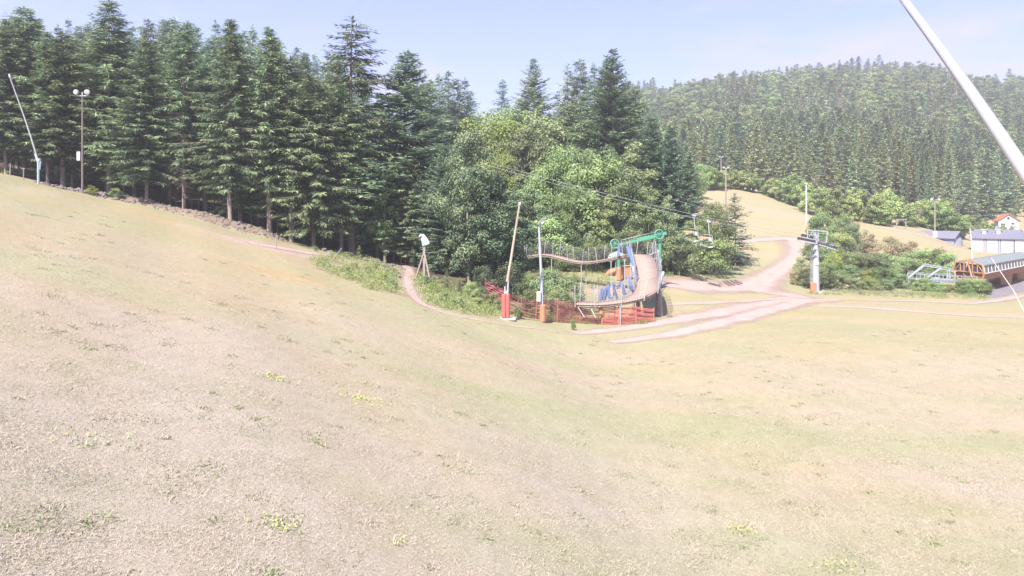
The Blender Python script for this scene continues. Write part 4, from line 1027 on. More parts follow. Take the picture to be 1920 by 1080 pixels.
for k, (px, py) in enumerate([(664, 502), (690, 512), (715, 525), (735, 540), (705, 503), (650, 512), (812, 548), (835, 566), (860, 575), (890, 578), (915, 585), (800, 535)]):
    q = hit(px, py, 40, 120); place_tree(SHRUB[(2, 0, 3, 1)[k % 4]], 'shrub', 'low green bush among the weeds beside the small path', 'shrub', q - np.array([0, 0, .05]), r.uniform(0.6, 1.1), None, 1.3, 'low bushes among the weeds')

# ------------------------------------------------------------------ weeds and undergrowth (nobody could count them)
def weeds():
    r = np.random.default_rng(44); PP, DD, LL, TT = [], [], [], []
    def region(poly_px, n, hl, tb):
        xs = [p[0] for p in poly_px]; ys = [p[1] for p in poly_px]
        k = 0
        while k < n:
            px = r.uniform(min(xs), max(xs)); py = r.uniform(min(ys), max(ys))
            ins = False; j = len(poly_px) - 1
            for i in range(len(poly_px)):
                if (ys[i] > py) != (ys[j] > py) and px < (xs[j] - xs[i]) * (py - ys[i]) / (ys[j] - ys[i]) + xs[i]: ins = not ins
                j = i
            if not ins: continue
            k += 1
            q = hit(px, py, 40, 200); m = int(r.integers(34, 70)); sp = r.uniform(0.15, 0.5); hh = r.uniform(*hl)
            p = q + np.stack([r.normal(0, sp, m), r.normal(0, sp, m), r.uniform(0, hh, m)], 1)
            PP.append(p); DD.append(unit(r.normal(0, 0.7, (m, 3)) + np.array([0, 0, 0.9]))); LL.append(r.uniform(0.07, 0.2, m)); TT.append(np.clip(tb + r.uniform(-0.4, 0.3) + r.uniform(-0.2, 0.2, m), 0, 1))
    region([(578, 492), (640, 478), (700, 490), (750, 515), (755, 555), (700, 545), (630, 520), (590, 500)], 260, (0.3, 0.9), 0.6)
    region([(770, 520), (820, 528), (900, 560), (945, 570), (945, 598), (860, 588), (800, 570)], 300, (0.2, 0.7), 0.65)
    region([(955, 590), (1010, 600), (1100, 608), (1225, 608), (1225, 598), (1090, 600), (1000, 588)], 140, (0.15, 0.4), 0.55)
    region([(1235, 500), (1330, 490), (1390, 470), (1400, 480), (1330, 505), (1240, 522)], 200, (0.2, 0.6), 0.5)
    region([(1500, 552), (1600, 556), (1800, 562), (1850, 562), (1845, 550), (1620, 545)], 160, (0.2, 0.6), 0.5)
    region([(0, 326), (70, 334), (160, 358), (160, 352), (70, 326), (0, 318)], 90, (0.15, 0.5), 0.75)
    region([(980, 495), (1150, 500), (1150, 540), (1080, 545), (980, 520)], 160, (0.2, 0.8), 0.55)
    p = np.concatenate(PP); D = np.concatenate(DD); L = np.concatenate(LL); T = np.concatenate(TT)
    V, Fq = cards(p, D, unit(np.cross(D, r.normal(0, 1, D.shape))), L, L * 0.4, 0.2)
    tag(link('weeds', np_mesh('weeds', V, Fq, M['weed'], {'tint': T})), 'tall weeds and rough grass along the wood edge and banks', None, None, 'stuff')
weeds()

# ------------------------------------------------------------------ boulders
def rock_mesh(seed):
    import bmesh
    bm = bmesh.new(); bmesh.ops.create_icosphere(bm, subdivisions=3, radius=1.0); r = np.random.default_rng(seed)
    ph = r.uniform(0, 6.28, (5, 3)); fr = r.uniform(1.2, 3.2, (5, 3)); cuts = [(nrm(r.normal(0, 1, 3)), r.uniform(0.55, 0.85)) for _ in range(7)]
    for v in bm.verts:
        p = np.array(v.co)
        for nv, d in cuts:
            e = p @ nv - d
            if e > 0: p = p - nv * e * 0.9
        p = p * (1 + 0.05 * sum(math.sin(fr[k] @ p * 1.5 + ph[k, 0]) for k in range(5)))
        v.co = (p[0] * 1.15, p[1] * 0.9, p[2] * 0.72)
    me = bpy.data.meshes.new('boulder'); bm.to_mesh(me); bm.free(); me.materials.append(M['stone']); return me
ROCKS = [rock_mesh(200 + i) for i in range(6)]
def rock(px, py, size, lab, grp, Y=None):
    q = hit(px, py, 40, 200) if Y is None else G(px, Y)
    o = link('boulder', ROCKS[int(r.integers(6))], None, q + np.array([0, 0, -size * 0.05])); o.scale = (size, size * r.uniform(0.8, 1.2), size * r.uniform(0.8, 1.1)); o.rotation_euler = (r.uniform(-.2, .2), r.uniform(-.2, .2), r.uniform(0, 6.28))
    tag(o, lab, 'boulder', grp)
for px in np.linspace(82, 200, 19): rock(px + r.uniform(-3, 3), 0, r.uniform(0.25, 0.5), 'grey boulder in the row between the white snow lance and the floodlight pole', 'boulders by the snow lance', float(edgeY(px)) + r.uniform(0.5, 2.5))
for px in np.linspace(215, 520, 34): rock(px + r.uniform(-6, 6), 0, r.uniform(0.16, 0.46), 'grey stone on the stony bank along the foot of the left wood', 'stones of the stony bank', float(edgeY(px)) + r.uniform(0.5, 3.5))
for px, py, s in [(588, 466, .4), (606, 470, .5), (618, 474, .5), (636, 470, .6), (648, 476, .55), (655, 480, .6), (668, 484, .4), (684, 488, .45), (700, 490, .8), (712, 495, .7), (722, 500, .65), (730, 505, .6), (736, 498, .4), (690, 480, .5), (742, 512, .5), (745, 520, .4)]:
    rock(px, py, s, 'large pale boulder in the row above the weeds, left of the small path', 'boulders above the weeds')
for px, py, s in [(812, 510, .4), (816, 520, .45), (820, 530, .4), (824, 540, .35), (818, 526, .3), (830, 552, .3)]:
    rock(px, py, s, 'small boulder lying right of the white horn post', 'boulders by the horn post')
def rubble():
    rr = np.random.default_rng(9); VV, FF = [], []; o = 0
    me = ROCKS[0]; B = np.empty(len(me.vertices) * 3, np.float32); me.vertices.foreach_get('co', B); B = B.reshape(-1, 3)
    import bmesh
    bm = bmesh.new(); bmesh.ops.create_icosphere(bm, subdivisions=1, radius=1.0); b0 = np.array([v.co[:] for v in bm.verts]); f0 = np.array([[v.index for v in f.verts] for f in bm.faces]); bm.free()
    for _ in range(900):
        px = rr.uniform(60, 760); Y = float(edgeY(px)) + rr.uniform(-0.5, 4.0)
        if 540 < px < 600: continue
        s = rr.uniform(0.05, 0.17); q = G(px, Y)
        VV.append(b0 * (1 + rr.uniform(-0.35, 0.35, b0.shape)) * s + q); FF.append(f0 + o); o += len(b0)
    tag(link('rubble', np_mesh('rubble', np.concatenate(VV), np.concatenate(FF), M['stone'])), 'loose grey rubble along the foot of the wood', None, None, 'stuff')
rubble()
# ------------------------------------------------------------------ poles, lances, lamps
def rel(o): return MB(o)

# white snow lance at the far left
def lance_left():
    b = base(72, 79, 0); t = thing('snow_lance', 'slim white snow lance leaning left at the top left meadow edge', 'snow lance', b)
    Y = 79; joint = P(70, 306, Y)
    m = MB(b); m.tube([b - [0, 0, .4], P(72, 300, Y)], 0.13, 10); m.tube([P(72, 312, Y), P(74.5, 297, Y), P(76, 304, Y), P(75, 318, Y)], [0.06, .1, .1, .05], 8); m.build('stand', M['teal'], t, bevel=0)
    m = MB(b); m.tube([P(72, 305, Y), P(66.5, 288, Y)], 0.14, 10); m.box(P(73, 300, Y), (.3, .3, .25)); m.build('joint', M['galv'], t)
    m = MB(b); m.tube([P(68.3, 291, Y), P(57, 254, Y - .2), P(45, 218, Y - .4), P(31, 179, Y - .7), P(17.5, 142, Y - 1)], [0.085, 0.08, 0.07, 0.06, 0.05], 8); m.build('tube', M['alu'], t)
    m = MB(b); m.tube([P(19, 145, Y - 1), P(17, 139, Y - 1)], [0.09, 0.07], 8); m.build('nozzle_head', M['white'], t)
lance_left()

def flood_pole(px, Y, top, label, lampr=0.31, box=True, pole='darkpole', gap=0.62, rad=0.105, foot=None):
    b = base(px, Y, 0); t = thing('floodlight_pole', label, 'floodlight', b); zt = (HY - top) / F * Y; h = zt - b[2]
    m = MB(); m.tube([(0, 0, -.4), (0, 0, h * .5), (0, 0, h - .35)], [rad * 1.15, rad, rad * .8], 10)
    for k in range(int(h)): m.ring((0, 0, k + .8), (0, 0, 1), rad * 1.05, 0.02, 10, 4)
    m.build('pole', M[pole], t)
    m = MB(); m.box((0, 0, h - .4), (gap * 2.2, .12, .1)); m.box((0, 0, h - .2), (.1, .1, .4)); m.build('crossarm', M['galv'], t)
    for s in (-1, 1):
        d = nrm((s * 0.22, -1, -0.25)); c = np.array([s * gap, -.1, h])
        m = MB(); m.tube([c - d * .28, c - d * .12, c + d * .12], [lampr * .35, lampr * .85, lampr], 16)
        lo = m.build('lamp', M['galv'], t, smooth_=False)
        m = MB(); m.tube([c + d * .122, c + d * .17, c + d * .19], [lampr * .96, lampr * .8, lampr * .3], 16); m.build('lamp_glass', M['lens'], lo)
    if box:
        m = MB(); m.box((-.34, -.12, (HY - 293) / F * Y - b[2]), (.36, .25, 1.0)); m.build('switch_box', M['white'], t, bevel=.03)
    if foot:
        m = MB(); m.box((0, 0, .9), (.9, .6, 1.6)); m.build('meter_box', M['white'], t, bevel=.03)
    return t
flood_pole(154.5, 83, 173, 'tall dark pole with two round floodlights and a white box, at the left wood edge')
flood_pole(1753, 193, 374, 'far slim lamp pole with two round lamps above the grey roofed garage', 0.36, False, 'woodgrey', 0.95, 0.16, True)
# two small old fence posts by the left lance
for px, top, lab in [(19, 306, 'thin old fence post leftmost of the two by the white snow lance'), (44, 316, 'short fence post with a flat top beside the white snow lance')]:
    b = base(px, 79, 0); m = MB(); h = (HY - top) / F * 79 - b[2]; m.tube([(0, 0, -.3), (0.02, 0, h)], [.06, .05], 7)
    if px == 44: m.box((0, 0, h), (.35, .12, .1))
    tag(m.build('fence_post', M['woodgrey'], None, b), lab, 'post')

# slender brown lance with red padding
def lance_red():
    Y = 62.0; b = base(948, Y, 0); t = thing('snow_lance', 'brown leaning snow lance rising from a red padded base', 'snow lance', b)
    m = MB(b); m.box(b + [0, 0, .03], (1.7, 1.0, .14)); m.build('base_slab', M['concrete'], t, bevel=.03)
    m = MB(b)
    z0, z1 = b[2] + .1, (HY - 551) / F * Y
    for s, px in ((-1, 944.6), (1, 952.0)):
        x = (px - HX) / F * Y
        n = 10; pts = []
        m.tube([(x, Y - .1 + .05 * s, z0), (x, Y - .1, z0 + .8), (x, Y - .1, z1 - .05), (x, Y - .1, z1)], [.18, .2, .2, .15], 12)
    m.build('crash_pad', M['redpad'], t)
    m = MB(b); m.tube([(b[0], Y + .05, z0), P(950, 545, Y + .05)], .09, 8); m.tube([P(946.5, 552, Y), P(947, 537, Y)], .07, 8); m.tube([P(952, 552, Y), P(953, 523, Y)], .08, 8); m.box(P(949, 549, Y), (.35, .3, .12)); m.build('bracket', M['galv'], t)
    m = MB(b); m.tube([P(951, 528, Y), P(958, 487, Y), P(966, 435, Y), P(974.5, 382, Y - .3)], [.12, .115, .10, .085], 10); m.build('tube', M['polebrown'], t)
    m = MB(b); m.tube([P(974.4, 384, Y - .3), P(975, 379, Y - .3)], [.1, .1], 10); m.build('nozzle_head', M['white'], t)
lance_red()

def lamp_post():
    Y = 66.0; b = base(1017, Y, 0); t = thing('lamp_post', 'grey lamp post with a single tilted lamp, yellow grey box and orange padded foot', 'lamp post', b)
    m = MB(b); m.tube([b - [0, 0, .3], P(1015, 520, Y), P(1010.5, 425, Y), P(1010.3, 421, Y)], [.15, .13, .09, .07], 10); m.build('pole', M['greysteel'], t)
    m = MB(b); m.tube([P(1010.3, 423, Y), P(1012, 418, Y - .1), P(1014, 415, Y - .2)], .06, 8)
    c = P(1015, 414.5, Y - .25); d = nrm(P(1020, 410, Y - .4) - P(1010, 420, Y))
    m.hexa([c - d * .35 + v for v in ([-.14, -.2, -.1], [.14, -.2, -.12], [.14, .2, -.12], [-.14, .2, -.1])] + [c + d * .35 + v for v in ([-.12, -.2, .06], [.2, -.2, .0], [.2, .2, .0], [-.12, .2, .06])])
    lo = m.build('lamp_head', M['galv'], t, bevel=.02)
    m = MB(b); m.quad(*[c + np.array(v) for v in ([.06, -.215, -.3], [.34, -.215, .0], [.30, -.215, .14], [-.02, -.215, -.14])]); m.build('lamp_glass', M['lens'], lo)
    m = MB(b); m.box(P(1010.5, 556, Y - .2), (.34, .28, .95)); bx = m.build('switch_box', M['galv'], t, bevel=.02)
    m = MB(b); m.box(P(1008, 556, Y - .36), (.16, .04, .86)); m.build('box_door', paint('pale_yellow_cover', (.62, .60, .42), .6), bx)
    m = MB(b); x = (1017.5 - HX) / F * Y; z1 = (HY - 571) / F * Y
    m.tube([(x, Y, b[2]), (x, Y, b[2] + .1), (x, Y, z1 - .06), (x, Y, z1)], [.22, .28, .28, .22], 14); m.build('crash_pad', M['orangepad'], t)
lamp_post()

# the big silver lance close to the camera
def near_lance():
    top = P(1695, 0, 7.8); bot = P(1921, 322, 6.3); d = top - bot
    end = top + d * 0.9; foot = bot - d * 3.2; g = foot.copy(); g[2] = float(gz(foot[0], foot[1])) if foot[1] > 2.1 else -6.3
    t = thing('snow_lance', 'large silver tube crossing the top right corner close by', 'snow lance', g)
    m = MB(g); bow = np.array([0.022, 0, 0.0])
    fs = np.linspace(-1.2, 1.04, 24); m.tube([bot + d * f + bow * math.sin(max(0, min(1, f)) * math.pi) for f in fs], [.060 - .0195 * f if f < 1.2 else .0366 for f in fs], 20); o = m.build('tube', M['alu'], t, smooth_=True)
    m = MB(g); m.tube([bot - d * 1.1, bot - d * 1.6], [.085, .085], 14); m.build('joint', M['galv'], t)
    m = MB(g); m.tube([bot - d * 1.5, (g[0], g[1], foot[2] * .5 + bot[2] * .1), g - [0, 0, .4]], [.1, .11, .11], 14); m.build('stand', M['galv'], t)
near_lance()

# thin far lance tubes and marker poles
def thin_pole(name, label, cat, pts, rad, mname, foot=None, n=8):
    b = np.asarray(pts[0], float); m = MB(b); m.tube([b - [0, 0, .3]] + [np.asarray(p, float) for p in pts], [rad] + list(np.linspace(rad, rad * .6, len(pts))), n)
    t = thing(name, label, cat, b); m.build('tube', M[mname], t)
    m = MB(b); q = np.asarray(pts[-1], float); dd = nrm(q - np.asarray(pts[-2], float)); m.tube([q - dd * .2, q + dd * .12], [rad * 1.1, rad * .9], n); m.build('nozzle_head', M['galv'], t)
    m = MB(b); dd = nrm(np.asarray(pts[1], float) - b); m.tube([b - [0, 0, .3], b + dd * 1.0], rad * 1.6, n); m.build('stand', M['greysteel'], t)
thin_pole('snow_lance', 'thin white leaning snow lance in front of the orange lift station', 'snow lance', [G(1934, 64), P(1900, 545, 64), P(1855, 479, 63.5)], 0.055, 'white')
thin_pole('snow_lance', 'white leaning snow lance beside the three garage doors', 'snow lance', [G(1823.5, 160), P(1821.5, 450, 160), P(1818.5, 429, 160)], 0.14, 'white')
thin_pole('snow_lance', 'white upright pole standing on the tan ski slope above the lift tower', 'snow lance', [G(1512, 182), P(1512, 375, 182), P(1511.5, 344, 182)], 0.2, 'white')
def slope_lamp(px, Y, top, label, rad):
    b = base(px, Y, 0); h = (HY - top) / F * Y - b[2]; t = thing('lamp_post', label, 'lamp post', b)
    m = MB(); m.tube([(0, 0, -.3), (0, 0, h)], [rad, rad * .75], 8); m.build('pole', M['woodgrey'], t)
    m = MB(); m.box((0, 0, h), (1.3, .3, .16)); m.box((-.5, -.1, h + .2), (.5, .35, .35)); m.box((.5, -.1, h + .2), (.5, .35, .35)); m.build('lamp_head', M['galv'], t, bevel=.03)
slope_lamp(1361, 165, 316, 'brown wooden lamp pole at the lower left edge of the tan ski slope', .2)
slope_lamp(1352, 236, 295, 'farther lamp pole on the crest of the tan ski slope', .19)
# marker stakes
for p0, p1, rad, mm, lab in [((608, 506), (641, 465), .045, 'woodgrey', 'thin leaning stick above the leafy bush by the boulders'), ((788, 562), (795, 524), .04, 'woodgrey', 'thin pale stake leaning beside the small path'),
                       ((518, 466), (518, 440), .05, 'woodgrey', 'short stake standing at the bare earth patch'), ((964, 598), (972, 563), .035, 'woodgrey', 'thin stake leaning right beside the red padded lance'), ((1613, 552), (1613, 543), .16, 'darkpole', 'short dark post in the low fence below the shrubs')]:
    q = hit(*p0, 40, 200); tip = P(p1[0], p1[1], q[1]); m = MB(q); m.tube([q - [0, 0, .2], (q + tip) / 2, tip], [rad, rad, rad * .8], 6)
    tag(m.build('stake', M[mm]), lab, 'stake').location = tuple(q)

# curved white horn on a braced post
def horn():
    Y = 78.0; b = base(795, Y, -.05); t = thing('horn_post', 'grey timber post on slanting braces carrying a curved white horn', 'post', b)
    m = MB(b); m.bar(b - [0, 0, .3], P(795.5, 455, Y), .26); m.build('post', M['woodgrey'], t, bevel=.02)
    for s, x, y in ((-1, 779, 498), (1, 808, 505)):
        yy = Y + (0.4 if s < 0 else -.5); q = P(x, y, yy); q[2] = float(gz(q[0], yy)) - .1
        m = MB(b); m.bar(q, P(795 + s * 1.5, 478, Y - .16), .16); m.build('brace', M['woodgrey'], t, bevel=.015)
    m = MB(b); cx = [(786, 444), (789, 441), (793, 441.5), (796, 446), (799, 452), (801.5, 458)]
    m.tube([P(x, y, Y - .2) for x, y in cx], [.08, .12, .17, .22, .26, .28], 12); m.build('horn', M['white'], t, smooth_=False)
    m = MB(b); m.tube([P(790, 444, Y - .1), P(792.5, 452, Y - .12), P(794.5, 461, Y - .1)], [.06, .14, .16], 8); m.build('bracket', M['teal'], t)
horn()

# ------------------------------------------------------------------ netting fences
def net(name, label, px_pts, top_pts, twine, post_m, step=0.24, rows=9, wid=0.05, posts=None, lean=0.0):
    """a real net: strands between the ground line and the top line"""
    bot = np.array([hit(x, y, 40, 120) if y is not None else G(x, Yv) for x, y, Yv in px_pts])
    top = np.array([P(x, y, Yv) for x, y, Yv in top_pts])
    seg = np.r_[0, np.cumsum(np.linalg.norm(np.diff(bot, axis=0), axis=1))]; n = int(seg[-1] / step) + 1; u = np.linspace(0, seg[-1], n)
    B = np.stack([np.interp(u, seg, bot[:, k]) for k in range(3)], 1); assert len(bot) == len(top)
    T = np.stack([np.interp(u, seg, top[:, k]) for k in range(3)], 1)
    B[:, 2] = gz(B[:, 0], B[:, 1]) - .02
    rr = np.random.default_rng(len(label)); T[:, 2] += -0.12 * np.abs(np.sin(u * 1.1)) + rr.normal(0, .02, n)
    m = MB(B[0]); lines = []
    for k in range(rows):
        s = k / (rows - 1); Lp = B + (T - B) * s; Lp = Lp + np.stack([np.zeros(n), .10 * np.sin(u * 1.7 + k) * s, .04 * np.sin(u * 2.3 + 2 * k)], 1); lines.append(Lp)
        V = []; Fs = []; w_ = wid * (1.4 if k in (0, rows - 1) else 1)
        for i in range(n): V += [Lp[i] - [0, 0, w_ / 2], Lp[i] + [0, 0, w_ / 2], Lp[i] + [0, w_ * .8, 0]]
        for i in range(n - 1):
            for a in range(3): Fs.append((3 * i + a, 3 * i + (a + 1) % 3, 3 * i + 3 + (a + 1) % 3, 3 * i + 3 + a))
        m.add(V, Fs)
    for i in range(0, n):
        for k in range(rows - 1):
            j = min(n - 1, i + 1) if k % 2 == 0 else i; i2 = i if k % 2 == 0 else min(n - 1, i + 1)
            a, c = lines[k][i2].copy(), lines[k + 1][j].copy(); V = []
            for p in (a, c): V += [p - [wid / 2, 0, 0], p + [wid / 2, 0, 0], p + [0, wid * .8, 0]]
            m.add(V, [(0, 1, 4, 3), (1, 2, 5, 4), (2, 0, 3, 5)])
    t = thing(name, label, 'net fence', B[0])
    m.build('netting', M[twine], t)
    for s in (posts or [0, .25, .5, .75, 1]):
        i = int(s * (n - 1)); m2 = MB(B[0]); m2.tube([B[i] - [0, 0, .3], T[i] + (T[i] - B[i]) * .08 + [lean * .3, 0, 0]], .045, 6); m2.build('post', M[post_m], t)
    return t
net('safety_net', 'sagging dark red safety net running behind the leaning lance and the lamp post', [(909, None, 72), (930, None, 68), (952, None, 65.5), (985, None, 66.5), (1012, None, 67.8), (1045, None, 68), (1080, None, 68.3), (1128, None, 68.4)],
    [(909, 525, 72), (932, 536, 68), (952, 548, 65.5), (985, 563, 66.5), (1012, 561, 67.8), (1045, 562, 68), (1080, 566, 68.3), (1128, 571, 68.4)], 'redtwine', 'redpad', 0.12, 18, 0.036, [0, .12, .25, .38, .5, .62, .75, .88, 1], .3)
net('safety_net', 'bright orange red safety net under the lower end of the walkway', [(1129, None, 68.2), (1160, None, 68), (1195, None, 67.8), (1226, None, 68)],
    [(1129, 571, 68.2), (1160, 574, 68), (1195, 575, 67.8), (1226, 577, 68)], 'orangetwine', 'orangepad', 0.10, 20, 0.042, [0, .33, .66, 1])
# low wire mesh fence along the right shrubs
net('wire_fence', 'low grey wire mesh fence along the foot of the right shrubs', [(1560, None, 110), (1620, None, 109.5), (1700, None, 108), (1770, None, 107), (1850, None, 107)],
    [(1560, 541, 110), (1620, 544, 109.5), (1700, 547, 108), (1770, 551, 107), (1850, 552, 107)], 'rope', 'darkpole', 0.5, 4, 0.03, [0, .2, .4, .6, .8, 1])

# ------------------------------------------------------------------ elevated wooden walkway
def walkway():
    # centre line (photo column, row, distance) and half width in metres
    K = [(948, 488, 97, .85), (962, 484, 97, .85), (985, 480, 97, .85), (1012, 476, 97, .85), (1035, 477, 96, .85), (1060, 484, 95, .85), (1090, 491, 94, .85), (1112, 490, 93, .85), (1135, 486, 92, .85), (1160, 481, 91, .9), (1182, 477, 90, 1.0),
         (1198, 477, 87.5, 1.15), (1206, 483, 84, 1.2), (1210, 497, 80.5, 1.2), (1213, 512, 77, 1.15), (1216, 527, 73, 1.1), (1216, 540, 71.4, 1.1), (1208, 549, 70.2, 1.0), (1194, 556, 69.3, .95), (1172, 562, 68.7, .9), (1148, 566, 68.4, .85), (1120, 568.5, 68.3, .8), (1092, 568, 68.6, .8), (1074, 566, 69, .8)]
    ctr = np.array([P(a, b, c) for a, b, c, d in K]); hw = np.array([k[3] for k in K])
    seg = np.r_[0, np.cumsum(np.linalg.norm(np.diff(ctr, axis=0), axis=1))]; n = 150; u = np.linspace(0, seg[-1], n)
    c = np.stack([smooth(np.interp(u, seg, ctr[:, k]), 0, 12) for k in range(3)], 1); h = np.interp(u, seg, hw)
    tn = np.gradient(c, axis=0); tn[:, 2] = 0; tn = unit(tn); sd_ = np.stack([tn[:, 1], -tn[:, 0], np.zeros(n)], 1)   # right-hand side of travel
    b = np.array([c[75][0], c[75][1], float(gz(c[75][0], c[75][1]))])
    t = thing('elevated_walkway', 'winding raised plank walkway with netted rails curving down beside the green frame', 'walkway', b)
    V = []; UV = []; th = .16
    for i in range(n):
        for s, dz in ((-1, 0), (1, 0), (1, -th), (-1, -th)):
            V.append(c[i] + sd_[i] * h[i] * s + [0, 0, dz] - b); UV.append((u[i], s))
    Fq = []
    for i in range(n - 1):
        for a in range(4): Fq.append((4 * i + a, 4 * i + 4 + a, 4 * i + 4 + (a + 1) % 4, 4 * i + (a + 1) % 4))
    link('deck', np_mesh('deck', V, Fq, M['deck'], uv=UV), t)
    m = MB(b)
    for s in (-1, 1):
        pts = [c[i] + sd_[i] * (h[i] - .12) * s - [0, 0, th + .1] for i in range(0, n, 3)]; m.tube(pts, .09, 6)
    m.build('stringer', M['woodgrey'], t)
    # rail posts and netting on both sides
    for s in (-1, 1):
        idx = list(range(2, n, 7)); top = []
        for k, i in enumerate(idx):
            p0 = c[i] + sd_[i] * (h[i] + .03) * s; inward = 0.0
            lean = tn[i] * random.uniform(-.25, .25) + sd_[i] * s * .18
            p1 = p0 + np.array([0, 0, random.uniform(1.55, 1.85)]) + lean; top.append(p1)
            if 0.63 < i / n and s == 1 and k % 2 and i / n < .9: pass
            m = MB(b); m.tube([p0 - [0, 0, .35], p1], .045, 6); m.build('rail_post', M['galv'], t)
        m = MB(b)
        for k in range(len(idx) - 1):
            i0, i1 = idx[k], idx[k + 1]; a0 = c[i0] + sd_[i0] * h[i0] * s; a1 = c[i1] + sd_[i1] * h[i1] * s; b0, b1 = top[k], top[k + 1]
            ns = 7
            for q in range(ns + 1):
                f = q / ns; m.bar(a0 + (a1 - a0) * f, b0 + (b1 - b0) * f - [0, 0, .18 * math.sin(f * 3.1416)], .012)
            for q in range(0, 8):
                f = q / 7; L = [a0 + (b0 - a0) * f, (a0 + (b0 - a0) * f + a1 + (b1 - a1) * f) / 2 - [0, 0, .18 * f], a1 + (b1 - a1) * f]
                m.tube(L, .007 if q < 7 else .014, 4, False)
        m.build('rail_netting', M['rope'], t)
    # timber and steel supports
    for px, py, Y, w_ in [(1197, 556, 69.6, .42), (1236, 541, 72.2, .62), (1188, 540, 72.5, .3)]:
        q = P(px, py, Y); g = float(gz(q[0], Y)); m = MB(b)
        m.tube([(q[0], Y, g - .3), (q[0] - .02, Y, (g + q[2]) / 2), (q[0], Y, q[2] - .1)], [w_ * .62, w_ * .52, w_ * .48], 10); m.build('support_post', M['woodgrey'], t)
    for i in (8, 22, 36, 50, 58, 66, 74, 135):
        for s in (-1, 1):
            p = c[i] + sd_[i] * h[i] * .8 * s; g = float(gz(p[0], p[1])); m = MB(b); m.tube([(p[0], p[1], g - .2), p - [0, 0, .2]], .06, 6); m.build('strut', M['galv'], t)
    for a, e in [((1190, 560, 69.3), (1150, 530, 76)), ((1080, 570, 68.4), (1096, 595, 67.2)), ((1104, 570, 68.2), (1117, 596, 67.3))]:
        m = MB(b); m.tube([P(*a), P(*e)], .04, 6); m.build('strut', M['galv'], t)
    # blue padded props on the inner bend
    for p0, p1, w_ in [((1125, 564, 69.4), (1129, 541, 69.6), .3), ((1131, 563, 69.6), (1136, 540, 69.8), .26), ((1134, 562, 69.8), (1142, 537, 70), .2), ((1143, 561, 69.8), (1139, 534, 70), .28), ((1147, 561, 69.9), (1153, 546, 70), .2), ((1157, 560, 69.9), (1148, 530, 70.2), .26),
                       ((1172, 553, 70.2), (1163, 528, 70.6), .34), ((1186, 545, 71), (1176, 519, 72), .32), ((1163, 574, 68.6), (1166, 556, 68.9), .18)]:
        m = MB(b); m.bar(P(*p0), P(*p1), w_, w_ * .6); m.build('blue_prop', M['bluepad'], t, bevel=.03)
    for p0, p1, w_ in [((1190, 500, 78.5), (1177, 464, 85), .45), ((1186, 492, 80), (1183, 468, 86), .3), ((1160, 480, 89.6), (1160.5, 462, 89.8), .35)]:
        m = MB(b); m.bar(P(*p0), P(*p1), w_, w_ * .5); m.build('blue_prop', M['bluepad'], t, bevel=.03)
    m = MB(b); m.bar(P(1198, 540, 72), P(1185, 488, 81), .26, .25); m.bar(P(1194, 536, 72.2), P(1182, 488, 81.2), .1); m.build('side_beam', M['greysteel'], t, bevel=.02)
    # hanging orange marker bags
    for px, py, Y in [(1127, 583, 68.1)]:
        m = MB(b); q = P(px, py, Y); m.tube([q + [0, 0, .85], q + [0, 0, .3]], .02, 5); m.tube([q + [0, 0, .35], q + [0, 0, .2], q - [0, 0, .25], q - [0, 0, .35]], [.08, .2, .22, .12], 10); m.build('orange_bag', M['orangepad'], t)
walkway()

